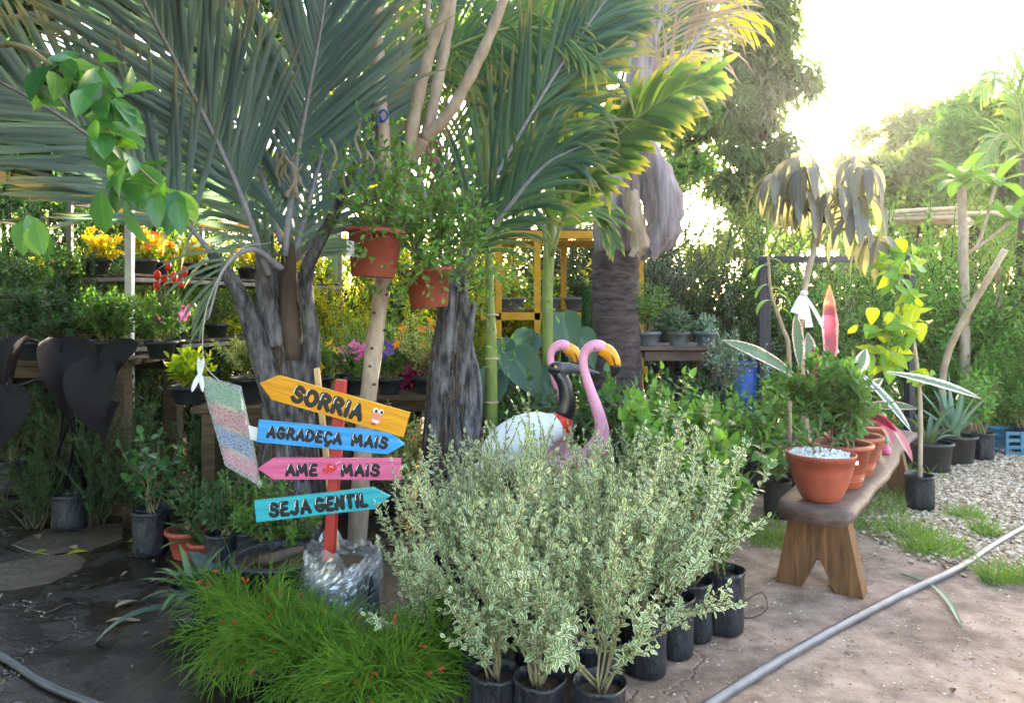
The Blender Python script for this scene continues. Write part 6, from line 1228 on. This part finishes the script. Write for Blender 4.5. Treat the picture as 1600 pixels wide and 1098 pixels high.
# dark shade behind the left table
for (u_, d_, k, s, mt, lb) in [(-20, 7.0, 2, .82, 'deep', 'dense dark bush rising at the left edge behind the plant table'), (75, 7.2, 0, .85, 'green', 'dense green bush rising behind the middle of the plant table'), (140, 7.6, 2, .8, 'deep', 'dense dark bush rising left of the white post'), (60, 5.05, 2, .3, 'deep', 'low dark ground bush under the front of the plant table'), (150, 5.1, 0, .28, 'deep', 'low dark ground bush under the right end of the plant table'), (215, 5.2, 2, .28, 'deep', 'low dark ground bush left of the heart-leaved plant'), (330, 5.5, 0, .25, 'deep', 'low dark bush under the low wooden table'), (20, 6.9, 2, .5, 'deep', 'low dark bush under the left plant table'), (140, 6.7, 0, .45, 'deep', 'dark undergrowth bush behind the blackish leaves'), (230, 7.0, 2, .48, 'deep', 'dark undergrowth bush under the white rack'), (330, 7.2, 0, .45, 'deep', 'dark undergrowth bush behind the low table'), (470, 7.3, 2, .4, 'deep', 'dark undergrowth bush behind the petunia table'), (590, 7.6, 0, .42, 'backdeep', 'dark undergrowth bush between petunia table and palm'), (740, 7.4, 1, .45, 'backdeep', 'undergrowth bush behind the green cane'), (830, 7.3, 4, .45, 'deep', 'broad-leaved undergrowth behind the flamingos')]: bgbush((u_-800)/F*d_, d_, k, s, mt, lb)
def split_blobs(q, blobs, k=7):
    out = []
    for (x, y, z, r) in blobs:
        for i in range(k):
            d = nrm(q.normal(size=3)); out.append((x+d[0]*r*.72, y+d[1]*r*.72, z+d[2]*r*.62, r*q.uniform(.26, .5)))
    return out
def tree(name, label, base, trunk, blobs, n, size, mat, tm=DIAM, r0=.25, droop=.5, seed=0, group=None, bark='bark_dark', per=8):
    t = thing(name, label, 'tree', base, group=group); q = np.random.default_rng(seed); b = A(base, float); top = A(trunk, float)
    obj('trunk', tube(spline([b, b*.6+top*.4+A([.1, 0, 0]), top], 14), np.linspace(r0, r0*.55, 14), 10), M[bark], t, True, True)
    for bl in blobs: c = A(bl[:3]); obj('limb', tube(spline([top-A([0, 0, .4]), (top+c)/2+q.normal(0, .2, 3), c], 10), np.linspace(r0*.42, r0*.08, 10), 7), M[bark], t, True, True)
    sbl = split_blobs(q, blobs)
    for b2 in sbl[::2]: obj('twig', tube(A([A(min(blobs, key=lambda w_: sum((w_[k_]-b2[k_])**2 for k_ in range(3)))[:3]), A(b2[:3])]), [r0*.1, r0*.03], 5), M[bark], t, True, True)
    obj('crown', clump_crown(q, sbl, n, tm, size, per, droop), M[mat], t, True, True, kind='stuff'); return t
def bl(u, v, d, rpx): p = W(u, v, d); return (p[0], p[1], p[2], rpx/F*d)
TR_ = 'trees beyond the nursery'
tree('mango_tree', 'large mango tree crown hanging against the white sky right of the tall palm', (5.0, 15, 0), (4.8, 15, 4), [bl(1150, 40, 14, 90), bl(1200, 110, 14, 70), bl(1240, 120, 13.5, 45), bl(1135, 150, 14, 75), bl(1195, 210, 14, 55), bl(1140, 250, 14, 60), bl(1215, 265, 14.3, 42), bl(1190, -40, 14, 70), bl(1090, 220, 15, 60), bl(1180, 320, 15, 45)], 15000, .34, 'mango', DIAMN, .3, .8, 1, TR_, per=12)
tree('far_tree', 'hazy round-crowned tree far right against the sky', (13, 24, 0), (13, 24, 4), [bl(1390, 215, 24, 50), bl(1370, 260, 24, 42), bl(1440, 200, 24, 48), bl(1480, 215, 24, 50), bl(1410, 290, 24, 55), bl(1470, 270, 24, 55), bl(1330, 265, 24, 28)], 10000, .36, 'farleaf', DIAM, .25, .3, 2, TR_)
tree('far_tree', 'hazy tree at the right edge behind the plumeria', (16, 25, 0), (16, 25, 4), [bl(1540, 200, 25, 50), bl(1590, 215, 25, 55), bl(1520, 260, 25, 50), bl(1575, 280, 25, 60), bl(1640, 240, 25, 60)], 10000, .36, 'farleaf', DIAM, .25, .3, 3, TR_)
tree('far_tree', 'low hazy tree line behind the mango sapling', (9.5, 22, 0), (9.5, 22, 2.5), [bl(1290, 330, 22, 42), bl(1340, 330, 22, 45), bl(1240, 350, 22, 40), bl(1200, 330, 22, 42), bl(1390, 330, 22, 40), bl(1450, 330, 22, 40), bl(1510, 325, 22, 40), bl(1265, 390, 22, 45), bl(1330, 395, 22, 45), bl(1400, 395, 22, 45), bl(1190, 400, 22, 45), bl(1470, 395, 22, 45), bl(1540, 395, 22, 45), bl(1600, 370, 22, 50), bl(1120, 390, 22, 50)], 17000, .26, 'farleaf', DIAM, .2, .3, 4, TR_)
tree('dark_tree', 'tall tree with dark trunk at upper left behind the palm fronds', (-5.0, 8.6, 0), W(195, -30, 8.6), [bl(60, 40, 9, 75), bl(20, 140, 9.4, 75), bl(230, -40, 8.6, 80), bl(300, 60, 9.6, 60), bl(100, -70, 8.4, 90), bl(380, -20, 9, 80), bl(-60, 60, 8, 90), bl(90, 210, 10, 60), bl(40, 245, 8.5, 50), bl(150, 250, 10, 55)], 22000, .17, 'deep', DIAM, .24, .4, 5, TR_)
tree('dark_tree', 'leafy tree behind the centre palms showing sky through its crown', (-2.0, 13, 0), (-2.0, 13, 3.2), [bl(560, 60, 13, 60), bl(640, 120, 13, 60), bl(720, 60, 13, 60), bl(800, 110, 13, 55), bl(500, 190, 13, 40), bl(600, 230, 13, 50), bl(760, 210, 13, 55), bl(860, 230, 13, 50), bl(450, 80, 13, 50), bl(660, 10, 13, 60)], 22000, .2, 'green', DIAM, .22, .4, 6, TR_)
tree('dark_tree', 'tree behind the tall palm crown at upper centre', (2.0, 14, 0), (2.0, 14, 4), [bl(900, 40, 13, 65), bl(980, 90, 13, 65), bl(1050, 60, 13, 60), bl(950, 180, 13, 55), bl(1060, 170, 13, 50), bl(1020, 10, 13, 60), bl(880, 150, 13.5, 50), bl(1075, 275, 13, 32)], 20000, .2, 'green', DIAM, .24, .4, 7, TR_)
tree('dark_tree', 'dense dark tree behind the white rack at left', (-6.2, 12.5, 0), (-6.2, 12.5, 2.5), [bl(200, 190, 12.5, 60), bl(280, 210, 12.5, 55), bl(350, 200, 12.5, 60), bl(120, 170, 12.5, 60), bl(240, 270, 12, 55), bl(400, 280, 12.5, 50), bl(320, 120, 13, 40), bl(0, 200, 12.5, 70), bl(20, 300, 11.5, 60), bl(110, 310, 11.5, 55), bl(200, 320, 11.5, 50), bl(-60, 280, 11.5, 60), bl(300, 300, 12, 50)], 24000, .2, 'backdeep', DIAM, .2, .4, 8, TR_)
tree('green_tree', 'full green tree rising behind the plumeria at the right edge', (10.5, 17, 0), (10.5, 17, 3), [bl(1500, 190, 17, 42), bl(1550, 165, 17, 45), bl(1600, 195, 17, 50), bl(1460, 240, 17, 45), bl(1525, 250, 17, 50), bl(1590, 270, 17, 55), bl(1480, 300, 17, 45), bl(1640, 170, 17, 50), bl(1550, 320, 17, 50)], 15000, .26, 'fresh', DIAM, .2, .3, 9, TR_)
tree('green_tree', 'green tree behind the bamboo poles below the far crowns', (8.6, 16, 0), (8.6, 16, 2.4), [bl(1380, 270, 16, 38), bl(1420, 255, 16, 40), bl(1400, 310, 16, 42), bl(1350, 310, 16, 34), bl(1450, 310, 16, 42), bl(1300, 345, 16, 32)], 9000, .24, 'farleaf', DIAM, .16, .3, 10, TR_)
# banana leaf patch glowing yellow
bn_ = thing('banana_plant', 'banana plant with sunlit yellow leaves behind the left palm', 'plant', (W(520, 300, 9.0)[0], 9.0, 0)); obj('trunk', tube(A([[0, 0, 0], [0, 0, 1.6], [.05, 0, 2.6]]), [.12, .1, .07], 10), M['cane'], bn_)
for (u_, v_, du, dv, L_, w_) in [(500, 120, 35, 70, .9, .3), (555, 130, -30, 60, .8, .28), (520, 210, -60, 40, .8, .28), (545, 250, 50, 40, .7, .25)]:
    a, b = W(u_, v_, 9.0), W(u_+du, v_+dv, 8.8); obj('leaf', strap(a, b-a, (0, -1, .2), L_, w_, .4, 10, .25, ([0, .1, .5, .9, 1], [.4, .9, 1, .6, .05]), .9), M['yellow_leaf'], bn_, True, True)
    obj('stalk', tube(spline([A(bn_.location)+A([.05, 0, 2.5]), (a+A(bn_.location)+A([0, 0, 2.8]))/2, a], 8), .02, 6), M['cane'], bn_, True, True)
# plumeria at right
pl = thing('plumeria', 'grey-stemmed plumeria with broad upright leaf rosettes at the right', 'tree', (W(1507, 560, 8.6)[0], 8.6, 0)); obj('trunk', tube(spline([A(pl.location), W(1507, 500, 8.6), W(1503, 330, 8.6), W(1502, 292, 8.6)], 12), np.linspace(.06, .045, 12), 9), M['bark_pale'], pl, True, True)
for (u_, v_, n_) in ((1502, 285, 13), (1580, 345, 11), (1555, 290, 9)):
    e_ = W(u_, v_, 8.5)
    if u_ != 1502: obj('limb', tube(spline([W(1506, 400, 8.6), W((u_+1506)/2, 375, 8.55), e_], 8), .018, 7), M['bark_pale'], pl, True, True)
    for i in range(n_):
        a_ = i*2.4; ti = .35+1.0*i/n_; obj('leaf', strap(e_, [math.sin(ti)*math.cos(a_), math.sin(ti)*math.sin(a_), math.cos(ti)], (0, 0, 1), .5, .14, .9, 8, .25, ([0, .15, .5, .85, 1], [.2, .6, 1, .8, .05]), rg.random()), M['fresh' if i % 3 else 'green'], pl, True, True)
rp = thing('feather_palm', 'slim feather palm at the far right edge against the sky', 'palm', (W(1600, 300, 14)[0], 14, 0)); obj('trunk', tube(A([[0, 0, 0], [.05, 0, 2.5], [0, 0, 4.4]]), [.1, .09, .07], 9), M['bark_dark'], rp)
palm_fronds(rp, [([(1600, 240, 14), (1590, 160, 13.8), (1560, 110, 13.6), (1530, 150, 13.4)], 26, .7, .05, {}), ([(1602, 240, 14), (1600, 150, 14), (1612, 60, 14)], 26, .8, .05, {}), ([(1600, 240, 14), (1570, 210, 13.8), (1545, 230, 13.6), (1530, 280, 13.5)], 22, .6, .05, {}), ([(1600, 240, 14), (1640, 160, 14), (1690, 150, 14)], 20, .8, .05, {})], 'palm_green', 'rachis_green', 0, face=(0, -1, .2), lift=.1, droop=.9, ang=.8, angtip=.4, t0=.1, r0=.03)

# ------------------------------------------------------------------ haze volume added to imitate lens glare round the sun
g = NT('lens_glare_haze'); g.t.nodes.remove(g.b); pv = g.n('ShaderNodeVolumePrincipled', Density=.0008, Anisotropy=.55); pv.inputs['Color'].default_value = (.95, .93, .92, 1); g.l(pv.outputs[0], g.out.inputs['Volume'])
hz = obj('haze', box((0, 60, 5.0), (184, 184, 12.0), .01), g.m, smooth=False); tag(hz, 'thin haze added to imitate lens glare toward the low sun', 'haze', kind='stuff')
